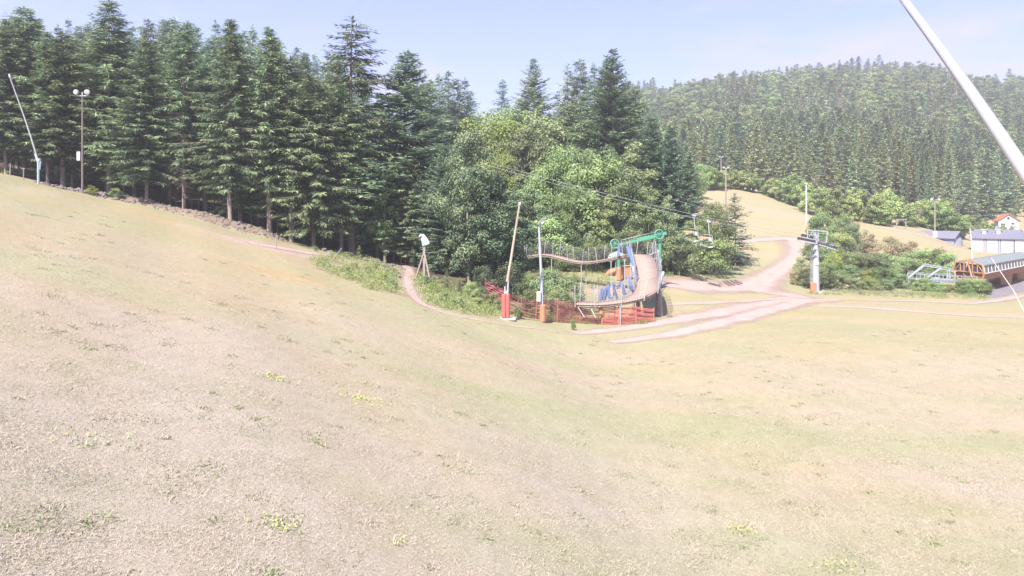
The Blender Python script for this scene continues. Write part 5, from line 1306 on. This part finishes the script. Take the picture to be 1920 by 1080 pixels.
# ------------------------------------------------------------------ green steel frame with two wheels
def green_frame():
    Y0, Y1 = 99.0, 96.0
    L = P(1152, 457, Y0); Rr = P(1236, 440, Y1)
    b = base(1160, Y0, 0); t = thing('green_lift_frame', 'green steel lift frame with a spoked wheel at each end', 'lift frame', b)
    e = P(1250, 437, 95.5)
    m = MB(b); st = P(1158, 460, Y0)
    m.bar(P(1158, 459.5, Y0), P(1238, 442, Y1), .34, .36)
    m.bar(P(1196, 450, 97.6), e + [0, 0, .0], .22, .40); m.bar(P(1180, 450, 98.3), P(1226, 440, 96.3), .07)
    for f in np.linspace(.2, .9, 9):
        p = P(1158, 459.5, Y0) * (1 - f) + P(1238, 442, Y1) * f; m.bar(p + [0, 0, .1], p + [0, 0, .5], .05)
    m.build('beam', M['greenpaint'], t, bevel=.02)
    m = MB(b); m.tube([P(1166, 450, 98.8), P(1200, 441.5, 97.6), P(1226, 436, 96.3)], .035, 6); m.build('handrail', M['galv'], t)
    ax = nrm(np.array([0.12, -1, 0.12]))
    for c in (L + [0, -.4, 0], P(1236, 439.5, Y1 - .45)):
        m = MB(b); m.ring(c, ax, .60, .085, 28, 8); w_ = m.build('wheel', M['greenpaint'], t)
        m = MB(b); m.ring(c, ax, .53, .03, 28, 6); m.build('rim', M['greenpaint'], w_)
        u_ = nrm(np.cross(ax, [0, 0, 1])); v_ = np.cross(u_, ax)
        m = MB(b)
        for k in range(8):
            an = k * math.pi / 4; d = math.cos(an) * u_ + math.sin(an) * v_; m.bar(c + d * .08, c + d * .56, .065)
        m.build('spokes', M['greenpaint'], w_)
        m = MB(b); m.disc(c, ax, .12, .3, 12); m.build('hub', M['greenpaint'], w_)
    # legs
    g = G(1238, 96); m = MB(b); m.tube([g - [0, 0, .3], P(1237.5, 520, 96), P(1237, 443, Y1)], [.24, .23, .2], 10); m.box(P(1237, 487, 96), (.5, .4, .4)); m.build('leg', M['greenpaint'], t)
    g = G(1160, 99); m = MB(b); m.tube([g - [0, 0, .3], P(1160, 500, 99), P(1160, 460, Y0)], [.2, .2, .18], 10); m.build('leg', M['greenpaint'], t)
    m = MB(b); q = G(1160, 98.6); m.tube([q, q + [0, 0, .1], P(1160, 503, 98.6), P(1160, 501, 98.6)], [.3, .38, .36, .3], 12); m.build('crash_pad', M['orangepad'], t)
    m = MB(b)
    for a, e2 in [((1228, 448, 96.2), (1213, 486, 92)), ((1231, 448, 96.2), (1218, 497, 90)), ((1228, 452, 95.8), (1231, 470, 95.8)), ((1240, 500, 95.6), (1226, 545, 84)), ((1236, 492, 95.5), (1222, 530, 86)), ((1236, 470, 95.4), (1218, 478, 95.6)), ((1233, 482, 95.4), (1218, 493, 95.5))]:
        m.tube([P(*a), P(*e2)], .035, 6)
    m.build('ladder', M['galv'], t)
    m = MB(b); m.bar(P(1243, 510, 95.4), P(1233, 542, 94), .5, .3); m.build('pale_pad', M['teal'], t, bevel=.04)
green_frame()
def orange_hut():
    b = base(1178, 101, 0); t = thing('orange_box', 'orange clad box hut seen under the walkway beside the left green leg', 'box', b)
    m = MB(b); z0, z1 = b[2], (HY - 498) / F * 101; x0, x1 = (1168 - HX) / F * 101, (1181 - HX) / F * 101
    m.box(((x0 + x1) / 2, 101, (z0 + z1) / 2), (x1 - x0, 1.2, z1 - z0)); m.build('body', M['orangepad'], t, bevel=.04)
    m = MB(b); x2 = (1189 - HX) / F * 101; m.box(((x1 + x2) / 2 + .01, 101.2, (z0 + z1) / 2 + .2), (x2 - x1, 1.0, z1 - z0)); m.build('dark_panel', M['bluegrey'], t, bevel=.03)
    m = MB(b); m.bar(P(1163, 499.5, 100.3), P(1190, 496.5, 100.3), .12); m.build('lid', M['galv'], t)
    q = hit(1150, 517, 60, 110); o = MB(q)
    rr = np.random.default_rng(2); o.tube([q + [-1.2, 0, .05], q + [-.4, 0, .5], q + [.3, .1, .75], q + [.7, .1, .1]], [.15, .45, .5, .2], 9); x = tag(o.build('folded_padding', M['orangepad'], None, q), 'heap of pale orange padding on the grass under the walkway', 'padding')
orange_hut()
def drum():
    q = P(1155, 482, 103); m = MB(q); m.tube([q + [-1, 0, -.6], q + [-.6, 0, 0], q + [.2, 0, .25], q + [1.0, 0, .0], q + [1.2, 0, -.6]], [.4, .55, .6, .5, .3], 12)
    g = float(gz(q[0], 103)); m.tube([(q[0], 103, g - .2), (q[0], 103, q[2])], .12, 8); tag(m.build('lift_housing', M['teal'], None, q), 'pale teal rounded housing behind the left green wheel', 'housing')
drum()

# ------------------------------------------------------------------ chairlift: tower, cables, chairs
def tower():
    Y = 107.0; b = base(1530, Y, 0); t = thing('lift_tower', 'grey tubular chairlift tower with sheave arms and an orange padded foot', 'lift tower', b)
    zt = (HY - 452) / F * Y
    m = MB(b); m.tube([b - [0, 0, .4], (b[0] - .05, Y, (b[2] + zt) / 2), (b[0], Y, zt + 1.2)], [.52, .47, .42], 20); m.build('column', M['greysteel'], t)
    m = MB(b); xl = b[0] - .75
    for k in (0, 1): m.tube([(xl + .0, Y - .2 + k * .42, b[2] + 1.5), (xl + .1, Y - .2 + k * .42, zt)], .03, 5)
    for z in np.arange(b[2] + 1.7, zt, .32): m.bar((xl + .05, Y - .2, z), (xl + .05, Y + .22, z), .03)
    for z in np.arange(b[2] + 1.9, zt, 1.1): m.bar((xl, Y, z), (b[0] - .3, Y, z), .04)
    m.build('ladder', M['galv'], t)
    m = MB(b); m.bar(P(1503, 449.5, Y - 1.2), P(1562, 462, Y + 1.2), .35, .4); m.build('crossarm', M['greysteel'], t, bevel=.03)
    # work platform frame on top
    m = MB(b); c = [P(1514, 431, Y - .8), P(1551, 434, Y - .8), P(1551, 434, Y + 1.2), P(1514, 431, Y + 1.2)]; lo = [P(1514, 449, Y - .8), P(1549, 455, Y - .8), P(1549, 455, Y + 1.2), P(1514, 449, Y + 1.2)]
    for k in range(4): m.bar(c[k], c[(k + 1) % 4], .13); m.bar(c[k], lo[k], .12); m.bar(lo[k], lo[(k + 1) % 4], .09)
    m.bar(lo[0], c[0] + [.9, 0, 0], .07); m.bar(P(1528, 450, Y - .6), P(1528, 432, Y - .6), .2); m.bar(P(1535, 452, Y - .6), P(1533, 433, Y - .6), .12); m.bar(c[0] - [.1, .3, .7], c[0] - [-1.4, .3, .7], .06); m.bar(c[0] - [.1, .3, .35], c[1] - [0, .3, .35], .05)
    m.build('work_frame', M['galv'], t)
    for a, e in [((1497, 447, Y - 1.6), (1527, 453, Y - 1.4)), ((1535, 455, Y - 1.0), (1568, 465.5, Y - .6)), ((1504, 441, Y + 1.8), (1528, 447, Y + 1.8))]:
        a = P(*a); e = P(*e); m = MB(b); m.bar(a - [0, 0, .22], e - [0, 0, .22], .12, .2); m.bar(a + [0, .35, -.2], e + [0, .35, -.2], .06); m.bar(a + [0, -.4, -.35], e + [0, -.4, -.35], .3, .05); so_ = m.build('sheave_beam', M['galv'], t)
        for f in np.linspace(.02, .98, 8):
            p = a + (e - a) * f + [0, 0, .02]; m = MB(b); m.disc(p, (0.1, -1, 0), .2, .14, 12); m.build('sheave', M['black'], so_)
    m = MB(b); x = (1525 - HX) / F * (Y - .5); z1 = (HY - 529) / F * Y
    m.box((x, Y - .45, (b[2] + z1) / 2), (.80, .55, z1 - b[2])); m.build('crash_pad', M['orangepad'], t, bevel=.08)
    m = MB(b); m.box(b + [0, 0, .05], (1.5, 1.5, .3)); m.build('footing', M['concrete'], t, bevel=.03)
    m = MB(b); m.box((b[0] - .1, Y - .55, b[2] + 4.3), (.45, .05, .35)); m.build('sign_plate', M['white'], t)
tower()
def cab(label, pts, rad=.024):
    a = np.array([P(*p) for p in pts]); full = []
    for i in range(len(a) - 1):
        L = np.linalg.norm(a[i + 1] - a[i])
        for f in np.linspace(0, 1, 14, endpoint=(i == len(a) - 2)): p = a[i] + (a[i + 1] - a[i]) * f; p = p - [0, 0, .0009 * L * L * 4 * f * (1 - f) * .25]; full.append(p)
    m = MB(full[0]); m.tube(full, rad, 5); tag(m.build('lift_cable', M['cable'], None, full[0]), label, 'cable')
cab('lift cable carrying the nearer chair, running from the wood to the tower', [(900, 306, 103), (1328, 415, 101.4), (1497, 446, 105.4), (1527, 452, 105.6), (1568, 464.5, 106.4), (1712, 510, 119)])
cab('lift cable just above the nearer chair cable, carrying the farther chair', [(900, 300, 107), (1303, 403, 104.5), (1504, 441, 108.8), (1528, 447, 108.8), (1566, 458, 109), (1716, 505, 122)])
cab('upper thin lift line crossing the tan ski slope to the tower top', [(1180, 350, 114), (1386, 408, 112), (1514, 431, 108.2)], .02)

def chair(px, py, Y, label, k):
    """px, py: grip on the cable"""
    g = P(px, py, Y); s = Y / F    # metres per photo pixel here
    t = thing('lift_chair', label, 'chairlift chair', g, 0, 'chairlift chairs'); 
    def q(x, y, d=0.0): return np.array([x * s, d, -y * s]) + g
    m = MB(g); m.bar(q(-3, 1), q(4, 1.5), .22, .28); m.tube([q(-1, -2), q(1, 3)], .12, 8); m.build('grip', M['greysteel'], t)
    m = MB(g); m.tube([q(0, 1), q(.6, 12, -.1), q(1, 22, -.2), q(2, 27, -.2)], .055, 8); m.build('hanger', M['galv'], t)
    m = MB(g)
    W0, W1 = (-13, 27), (4, 33)           # the bench runs from far left to near right
    for d in (0, 1.5): pass
    a, c = q(-12, 29, .9), q(5, 27, -.5)
    m.tube([q(2, 27, -.2), c, q(6, 31, -.5), q(5.5, 42, -.6)], .04, 8); m.tube([q(2, 27, -.2), q(-7, 25, .5), a, q(-13, 38, .9)], .04, 8)
    m.tube([q(-13, 38, .9), q(-14, 43, .3), q(-5, 47, -.7), q(6.5, 48, -1.4), q(5.5, 42, -.6)], .035, 6); m.tube([q(-17, 44, -.2), q(-5, 49, -1.4), q(3, 48, -1.6)], .03, 6); m.tube([q(-9, 41, .1), q(-17, 44, -.2)], .03, 6)
    m.build('frame', M['galv'], t)
    m = MB(g); o0 = q(-12, 39, .85); o1 = q(5, 41, -.55); f_ = np.array([-.15, -.75, -.02])
    for f0 in np.linspace(0, .76, 4):
        p0 = o0 + (o1 - o0) * f0; p1 = o0 + (o1 - o0) * (f0 + .21); m.hexa([p0, p1, p1 + f_, p0 + f_] + [v + [0, 0, .09] for v in (p0, p1, p1 + f_, p0 + f_)])
    m.build('seat', M['black'], t, bevel=.02)
    m = MB(g); u_ = np.array([.02, .12, .55])
    for f0 in np.linspace(0, .76, 4):
        p0 = o0 + (o1 - o0) * f0 + [0, 0, .18]; p1 = o0 + (o1 - o0) * (f0 + .21) + [0, 0, .18]; w_ = np.array([0, .09, 0]); m.hexa([p0, p1, p1 + w_, p0 + w_, p0 + u_, p1 + u_, p1 + u_ + w_, p0 + u_ + w_])
    m.build('backrest', M['greysteel'], t, bevel=.02)
    m = MB(g); y0 = q(-20 + 2, 32, -.1); y1 = q(-4, 36, -.9)
    m.bar(q(-19, 31, .1), q(-6, 34, -.7), .28, .22); m.bar(q(-10, 30.5, .2), q(-2, 33, -.3), .22, .16); m.build('safety_bar_pad', M['yellow'], t, bevel=.04)
chair(1328, 414, 101.5, 'nearer lift chair with yellow padding hanging on the right', 0)
chair(1301, 403, 104.8, 'farther lift chair hanging just left of the nearer one', 1)

# ------------------------------------------------------------------ lift station on the right
def station():
    t = thing('lift_station', 'orange chairlift station with dark window strips under a grey panelled roof', 'lift station', base(1900, 118, 0)); b = np.array(t.location)
    # front face at px 1788..1846, body runs back to the right
    FL, FR = P(1789, 508, 122), P(1846, 514, 116.0)          # lower front corners of the window band
    dirv = nrm((18.6, 17.7, 0.0)); Ln = 34.0
    # cross-section offsets along the face (0 left .. 1 right) and height
    face = FR - FL; fx = nrm([face[0], face[1], 0]); wdt = np.linalg.norm(face[:2]); zb = FR[2]
    def pt(u, z, d): return FL * np.array([1, 1, 0]) + fx * u * wdt + np.array([0, 0, zb + z]) + dirv * d
    prof = [(0.06, 1.5), (0.55, 2.0), (0.94, 1.4), (1.0, 0.12), (.93, -1.15), (.1, -1.15), (-.02, 0.12)]
    # roof
    m = MB(b)
    m.hexa([pt(.06, 1.5, -.1), pt(.55, 2.0, -.1), pt(.55, 2.0, Ln), pt(.06, 1.5, Ln), pt(.06, 1.64, -.1), pt(.55, 2.14, -.1), pt(.55, 2.14, Ln), pt(.06, 1.64, Ln)])
    m.hexa([pt(.55, 2.0, -.1), pt(1.0, 1.3, -.1), pt(1.0, 1.3, Ln), pt(.55, 2.0, Ln), pt(.55, 2.14, -.1), pt(1.0, 1.44, -.1), pt(1.0, 1.44, Ln), pt(.55, 2.14, Ln)])
    for d in np.arange(0.2, Ln, 1.15):
        for u0, z0, u1, z1 in ((.55, 2.16, 1.0, 1.46), (.06, 1.66, .55, 2.16)): m.bar(pt(u0, z0 + .02, d), pt(u1, z1 + .02, d), .09, .09)
    m.build('roof', paint('grey_roof_sheet', (.21, .235, .25), .6, .05, .3, 1.0, .75), t)
    # side window band and body wall
    m = MB(b); m.hexa([pt(1.0, .12, 0), pt(.97, .12, 0), pt(.97, .12, Ln), pt(1.0, .12, Ln), pt(.965, 1.36, 0), pt(.935, 1.36, 0), pt(.935, 1.36, Ln), pt(.965, 1.36, Ln)]); m.build('window_band', M['glass'], t)
    m = MB(b)
    for d in np.arange(0.15, Ln, 2.1): m.bar(pt(1.004, .12, d), pt(.97, 1.34, d), .07, .1)
    m.bar(pt(1.010, .08, 0), pt(1.010, .08, Ln), .14, .12); m.bar(pt(.972, 1.36, 0), pt(.972, 1.36, Ln), .1, .1); m.build('window_frame', M['white'], t)
    m = MB(b); m.hexa([pt(.95, -1.1, .1), pt(.5, -1.1, .1), pt(.5, -1.1, Ln), pt(.95, -1.1, Ln), pt(1.0, .04, .1), pt(.5, .04, .1), pt(.5, .04, Ln), pt(1.0, .04, Ln)]); m.hexa([pt(.02, -1.1, .6), pt(.5, -1.1, .6), pt(.5, -1.1, Ln), pt(.02, -1.1, Ln), pt(-.02, .04, .6), pt(.5, .04, .6), pt(.5, .04, Ln), pt(-.02, .04, Ln)]); m.build('body', M['rustbrown'], t)
    # orange front frame
    m = MB(b)
    for k in range(len(prof)): m.bar(pt(prof[k][0], prof[k][1], -.15), pt(prof[(k + 1) % len(prof)][0], prof[(k + 1) % len(prof)][1], -.15), .2, .24)
    for u in (.22, .34, .5, .62, .78): m.bar(pt(u, .1, -.12), pt(u, 1.6 + (.2 if .3 < u < .7 else 0), -.12), .13, .14)
    m.bar(pt(-.02, .12, -.14), pt(1.0, .12, -.14), .14, .18); m.bar(pt(.04, .2, -.12), pt(.22, 1.5, -.12), .1); m.bar(pt(.78, 1.5, -.12), pt(.96, .2, -.12), .1)
    m.build('front_frame', M['orangepaint'], t, bevel=.02)
    m = MB(b); m.quad(pt(.0, .12, .05), pt(.98, .12, .05), pt(.93, 1.4, .05), pt(.06, 1.5, .05)); m.build('front_glass', M['glass'], t)
    for a, e in [((1812, 482), (1822, 520)), ((1818, 482), (1812, 500))]:
        m = MB(b); m.bar(P(*a, 121), P(*e, 116.5), .16); m.build('mast', M['orangepaint'], t)
    # legs under the body
    for d in (19.0, 31.0):
        c = pt(.62, -1.05, d); g = float(gz(c[0], c[1])); m = MB(b); m.hexa([(c[0] - .9, c[1] - .7, g - .3), (c[0] + .9, c[1] - .7, g - .3), (c[0] + .9, c[1] + .7, g - .3), (c[0] - .9, c[1] + .7, g - .3), (c[0] - 1.2, c[1] - .8, c[2]), (c[0] + 1.2, c[1] - .8, c[2]), (c[0] + 1.2, c[1] + .8, c[2]), (c[0] - 1.2, c[1] + .8, c[2])]); m.build('leg', M['orangepaint'], t, bevel=.04)
    # grey launching framework reaching left
    m = MB(b)
    def Q(px, py, Y): return P(px, py, Y)
    Ya, Yb = 117.5, 122.5
    nodes = [(1702, 521), (1730, 497), (1762, 503), (1790, 508), (1840, 522)]
    for Yv in (Ya, Yb):
        dy = -1.5 if Yv == Yb else 1.0; dx = 0 if Yv == Ya else 4
        base_l = [Q(1702 + dx, 521 + dy, Yv), Q(1740 + dx, 523 + dy, Yv), Q(1790 + dx, 527 + dy, Yv), Q(1845, 528 + dy, Yv)]
        for a, c in zip(base_l[:-1], base_l[1:]): m.bar(a, c, .22, .28)
        m.bar(Q(1703 + dx, 520 + dy, Yv), Q(1731 + dx, 497 + dy, Yv), .24); m.bar(Q(1738 + dx, 520 + dy, Yv), Q(1763 + dx, 502 + dy, Yv), .24)
        m.bar(Q(1731 + dx, 497 + dy, Yv), Q(1763 + dx, 502 + dy, Yv), .16); m.bar(Q(1763 + dx, 502 + dy, Yv), Q(1792 + dx, 509 + dy, Yv), .14); m.bar(Q(1776 + dx, 505 + dy, Yv), Q(1776 + dx, 525 + dy, Yv), .12)
        m.bar(Q(1703 + dx, 512 + dy, Yv), Q(1838, 518 + dy, Yv), .08); m.bar(Q(1702 + dx, 511 + dy, Yv), Q(1702 + dx, 523 + dy, Yv), .12)
        for x in range(1712, 1842, 7): m.bar(Q(x, 512 + (x - 1703) * .045 + dy, Yv), Q(x, 521.5 + (x - 1702) * .045 + dy, Yv), .07)
        for x in range(1738, 1840, 17): m.bar(Q(x, 513, Yv), Q(x + 12, 525, Yv), .08)
    for x, y in ((1703, 511), (1731, 497), (1763, 502), (1703, 521), (1740, 523), (1790, 527), (1792, 509), (1820, 527)): m.bar(Q(x, y, Ya), Q(x + 4, y - 1.5, Yb), .12)
    m.tube([Q(1704, 523, Ya), Q(1704, 531, Ya), Q(1709, 537, Ya), Q(1718, 539, Ya)], .1, 8); m.build('launch_frame', M['greysteel'], t)
    fw = MB(b)
    for x in np.linspace(1742, 1838, 16): fw.disc(Q(x, 525.5 + (x - 1742) * .03, Ya - .3), (0, 1, .1), .2, .16, 12)
    fw.build('tyre_conveyor', M['bluegrey'], t)
    m = MB(b); c = Q(1752, 520, 120); g = float(gz(c[0], 120)); m.hexa([(c[0] - 1, 119.4, g - .3), (c[0] + 1, 119.4, g - .3), (c[0] + 1, 120.6, g - .3), (c[0] - 1, 120.6, g - .3), (c[0] - .6, 119.5, c[2]), (c[0] + .6, 119.5, c[2]), (c[0] + .6, 120.5, c[2]), (c[0] - .6, 120.5, c[2])]); m.build('pillar', M['galv'], t, bevel=.04)
station()
# dark hardstanding under the station
def hardstand():
    pl_ = [(1842, 556), (1852, 540), (1900, 530), (1990, 524), (1990, 540), (1935, 545), (1895, 552), (1865, 559)]
    pts = [hit(x, y, 60, 200) for x, y in pl_]; c = np.mean(pts, 0); n = 14; V = []; Fs = []
    cs = np.array(pts)
    for k in range(n + 1):
        f = k / n
        for p in range(len(cs)):
            for s in range(6): q = cs[p] + (cs[(p + 1) % len(cs)] - cs[p]) * s / 6; q = c + (q - c) * f; V.append((q[0], q[1], float(gz(q[0], q[1])) + .025))
    w_ = len(cs) * 6
    for k in range(n):
        for i in range(w_): Fs.append((k * w_ + i, k * w_ + (i + 1) % w_, (k + 1) * w_ + (i + 1) % w_, (k + 1) * w_ + i))
    o = link('hardstanding', np_mesh('hardstanding', V, Fs, M['tarmac'])); o['kind'] = 'structure'; o['label'] = 'dark worn hardstanding beneath the lift station'
hardstand()

# ------------------------------------------------------------------ garages and house
def gable(name, label, cat, x0, x1, Yf, py_base, py_eave, depth, rise, rot, mats, overhang=.4):
    """local frame: x along the eave front, y back. origin at the front left base corner"""
    o = P(x0, py_base, Yf); o[2] = float(gz(o[0], Yf)) if py_base is None else o[2]
    Wd = (x1 - x0) / F * Yf; H = (py_base - py_eave) / F * Yf
    t = thing(name, label, cat, o, rot)
    return t, Wd, H
def garages():
    t, W_, H = gable('garage_block', 'long grey blue roofed garage with three white doors', 'garage', 1821, 1900, 188, 466, 446, 9, 3, R(-48), None)
    W_ = 9.4; D = 9.0; rise = 2.0
    m = MB(); m.box((W_ / 2, D / 2, H / 2 - .5), (W_, D - .05, H + 1)); m.add([(-.0, 0.03, H), (0, D - .03, H), (0, D / 2, H + rise)], [(0, 1, 2)]); m.add([(W_, 0.03, H), (W_, D - .03, H), (W_, D / 2, H + rise)], [(2, 1, 0)]); m.build('wall', M['bluegrey'], t)
    ds = W_ / 3
    for k in range(3):
        m = MB(); m.box((ds * (k + .5), -.04, H / 2 - .55), (ds - .75, .1, H + .7))
        for z in np.arange(-.6, H - .3, .5): m.box((ds * (k + .5), -.1, z), (ds - .8, .03, .05))
        m.build('garage_door', M['doorwhite'], t)
    pm = paint('pink_grey_pillar', (.36, .30, .34), .7)
    for k in range(4):
        m = MB(); m.box((min(max(ds * k, .2), W_ - .2), -.08, H / 2 - .45), (.3, .14, H + .84)); m.build('pillar', pm, t)
    m = MB(); ov = .5
    for s in (0, 1):
        ye, yr = (-ov, D / 2) if s == 0 else (D + ov, D / 2); ze = H - ov * rise / (D / 2)
        m.hexa([(-ov, ye, ze + .05), (W_ + ov, ye, ze + .05), (W_ + ov, yr, H + rise + .05), (-ov, yr, H + rise + .05), (-ov, ye, ze + .22), (W_ + ov, ye, ze + .22), (W_ + ov, yr, H + rise + .22), (-ov, yr, H + rise + .22)])
    for x in np.arange(0, W_, 1.0): m.bar((x, -ov, ze + .24), (x, D / 2, H + rise + .24), .07, .06)
    rf = m.build('roof', M['blueroof'], t)
    for x, y, w_ in ((W_ * .25, 2.4, .9), (W_ * .58, 2.6, .9)):
        z = H + rise * y / (D / 2); m = MB(); m.box((x, y, z + .35), (w_, w_, 1.3)); m.box((x, y, z + 1.05), (w_ * 1.5, w_ * 1.4, .14)); m.build('roof_vent', M['plaster'], rf, bevel=.05)
    m = MB(); m.box((W_ * .49, D / 2 - .3, H + rise + .4), (.7, .7, 1.3)); m.build('chimney', M['bluegrey'], rf)
    # lean-to with gable at the right end
    t2 = thing('annex', 'pale annex at the right edge beside the garage doors', 'annex', P(1903, 473, 176.5), R(-48))
    m = MB(); m.box((4, 3, 1.3), (8, 6, 3.6)); m.build('wall', M['plaster'], t2)
    m = MB(); m.box((3.2, -.03, 1.7), (1.6, .1, 1.0)); m.build('window', M['glass'], t2)
    m = MB(); m.hexa([(-.3, -.4, 3.1), (8.4, -.4, 3.1), (8.4, 6.3, 4.8), (-.3, 6.3, 4.8), (-.3, -.4, 3.3), (8.4, -.4, 3.3), (8.4, 6.3, 5.0), (-.3, 6.3, 5.0)]); m.build('roof', M['blueroof'], t2)
    # left garage: gable end faces the camera, ridge runs back to the left
    o = P(1789, 461.5, 190); t3 = thing('garage_block', 'lower garage left of the three doors, its gable end facing forward', 'garage', o, R(34))
    Wd = 4.6; Hh = 2.2; D3 = 13.0; rs = 1.5
    m = MB(); m.box((Wd / 2, D3 / 2, Hh / 2 - .5), (Wd, D3, Hh + 1)); m.add([(0, 0, Hh), (Wd, 0, Hh), (Wd / 2, 0, Hh + rs)], [(0, 1, 2)]); m.build('wall', M['bluegrey'], t3)
    m = MB(); m.box((Wd / 2 - .2, -.04, Hh / 2 - .1), (Wd - 1.2, .1, Hh - .15)); m.build('garage_door', M['doorwhite'], t3)
    m = MB()
    for s in (0, 1):
        xe, xr = (-.5, Wd / 2) if s == 0 else (Wd + .5, Wd / 2); ze = Hh - .5 * rs / (Wd / 2)
        m.hexa([(xe, -.5, ze), (xr, -.5, Hh + rs), (xr, D3 + .4, Hh + rs), (xe, D3 + .4, ze), (xe, -.5, ze + .18), (xr, -.5, Hh + rs + .18), (xr, D3 + .4, Hh + rs + .18), (xe, D3 + .4, ze + .18)])
    m.build('roof', M['blueroof'], t3)
garages()
def house():
    o = P(1872, 430, 262); t = thing('house', 'small white house with a red tiled roof behind the garages', 'house', o, R(-24))
    t.scale = (.88, .88, .88); Wd, D, H, rs = 7.0, 9.0, 3.7, 2.5     # gable faces forward-right
    m = MB(); m.box((Wd / 2, D / 2, H / 2 - .8), (Wd, D, H + 1.6)); m.add([(0, 0, H), (Wd, 0, H), (Wd / 2, 0, H + rs)], [(0, 1, 2)]); m.add([(0, D, H), (Wd, D, H), (Wd / 2, D, H + rs)], [(2, 1, 0)]); m.build('wall', M['plaster'], t)
    m = MB()
    for s in (0, 1):
        xe, xr = (-.7, Wd / 2) if s == 0 else (Wd + .7, Wd / 2); ze = H - .7 * rs / (Wd / 2)
        m.hexa([(xe, -.6, ze), (xr, -.6, H + rs), (xr, D + .6, H + rs), (xe, D + .6, ze), (xe, -.6, ze + .22), (xr, -.6, H + rs + .22), (xr, D + .6, H + rs + .22), (xe, D + .6, ze + .22)])
    m.build('roof', M['redroof'], t)
    for x, z, w_, h_ in ((3.4, 4.5, .9, 1.0), (4.9, 2.4, 1.0, .8), (1.6, 2.0, 1.6, .9)):
        m = MB(); m.box((x, -.03, z), (w_ + .2, .1, h_ + .2)); fr = m.build('window', M['white'], t); m = MB(); m.box((x, -.06, z), (w_, .1, h_)); m.build('pane', M['glass'], fr)
house()
for px, Y, h, lab in [(1862, 254, 2.6, 'light green bush at the left corner of the red roofed house'), (1880, 251, 2.3, 'light green bush in front of the red roofed house'), (1899, 252, 2.2, 'light green bush between the red roofed house and the garage roof'), (1846, 248, 2.6, 'light green bush left of the red roofed house'), (1830, 244, 2.4, 'light green bush behind the ridge of the garage roof')]:
    place_one(LBG[0], 'shrub', lab, 'shrub', base(px, Y), h / LBG[1], 1.3)

# wooden goal frame at the forest edge
def goal():
    Y = 195; b = base(1689, Y, 0); t = thing('goal_frame', 'dark timber goal shaped frame at the foot of the plantation', 'frame', b)
    zt = (HY - 412) / F * Y
    for x0, yb in ((1681, 424), (1698.5, 428)):
        q = P(x0, yb, Y); q[2] = float(gz(q[0], Y)); m = MB(b); m.tube([q - [0, 0, .3], (q[0], Y, zt)], .13, 7); m.build('post', M['woodgrey'], t)
    m = MB(b); m.bar(P(1680, 411.5, Y), P(1700, 411, Y), .22); m.bar(P(1686, 414.5, Y), P(1694, 414, Y), .12); m.build('crossbar', M['woodgrey'], t)
    for a, c in (((1682, 420), (1686, 412)), ((1698, 420), (1693, 412))):
        m = MB(b); m.bar(P(*a, Y), P(*c, Y), .12); m.build('brace', M['woodgrey'], t)
goal()

# planks lying on the dirt road
for k, (x0, y0, x1, y1) in enumerate([(1357, 528, 1368, 536.5), (1363, 527.5, 1376, 536), (1371, 527, 1385, 535), (1378, 527, 1391, 533)]):
    a = hit(x0, y0, 60, 150); c = hit(x1, y1, 60, 150); m = MB(a); m.bar(a + [0, 0, .14], c + [0, 0, .14], .35, .12)
    tag(m.build('plank', M['darkpole'], None, a, bevel=.01), 'dark plank lying flat on the bare dirt road below the slope', 'plank', 'planks on the dirt road')
# pale stone beside the walkway post
tag(link('boulder', ROCKS[2], None, G(1256, 71.5) + np.array([0, 0, .05])), 'pale stone in the grass right of the last walkway post', 'boulder').scale = (.3, .3, .3)
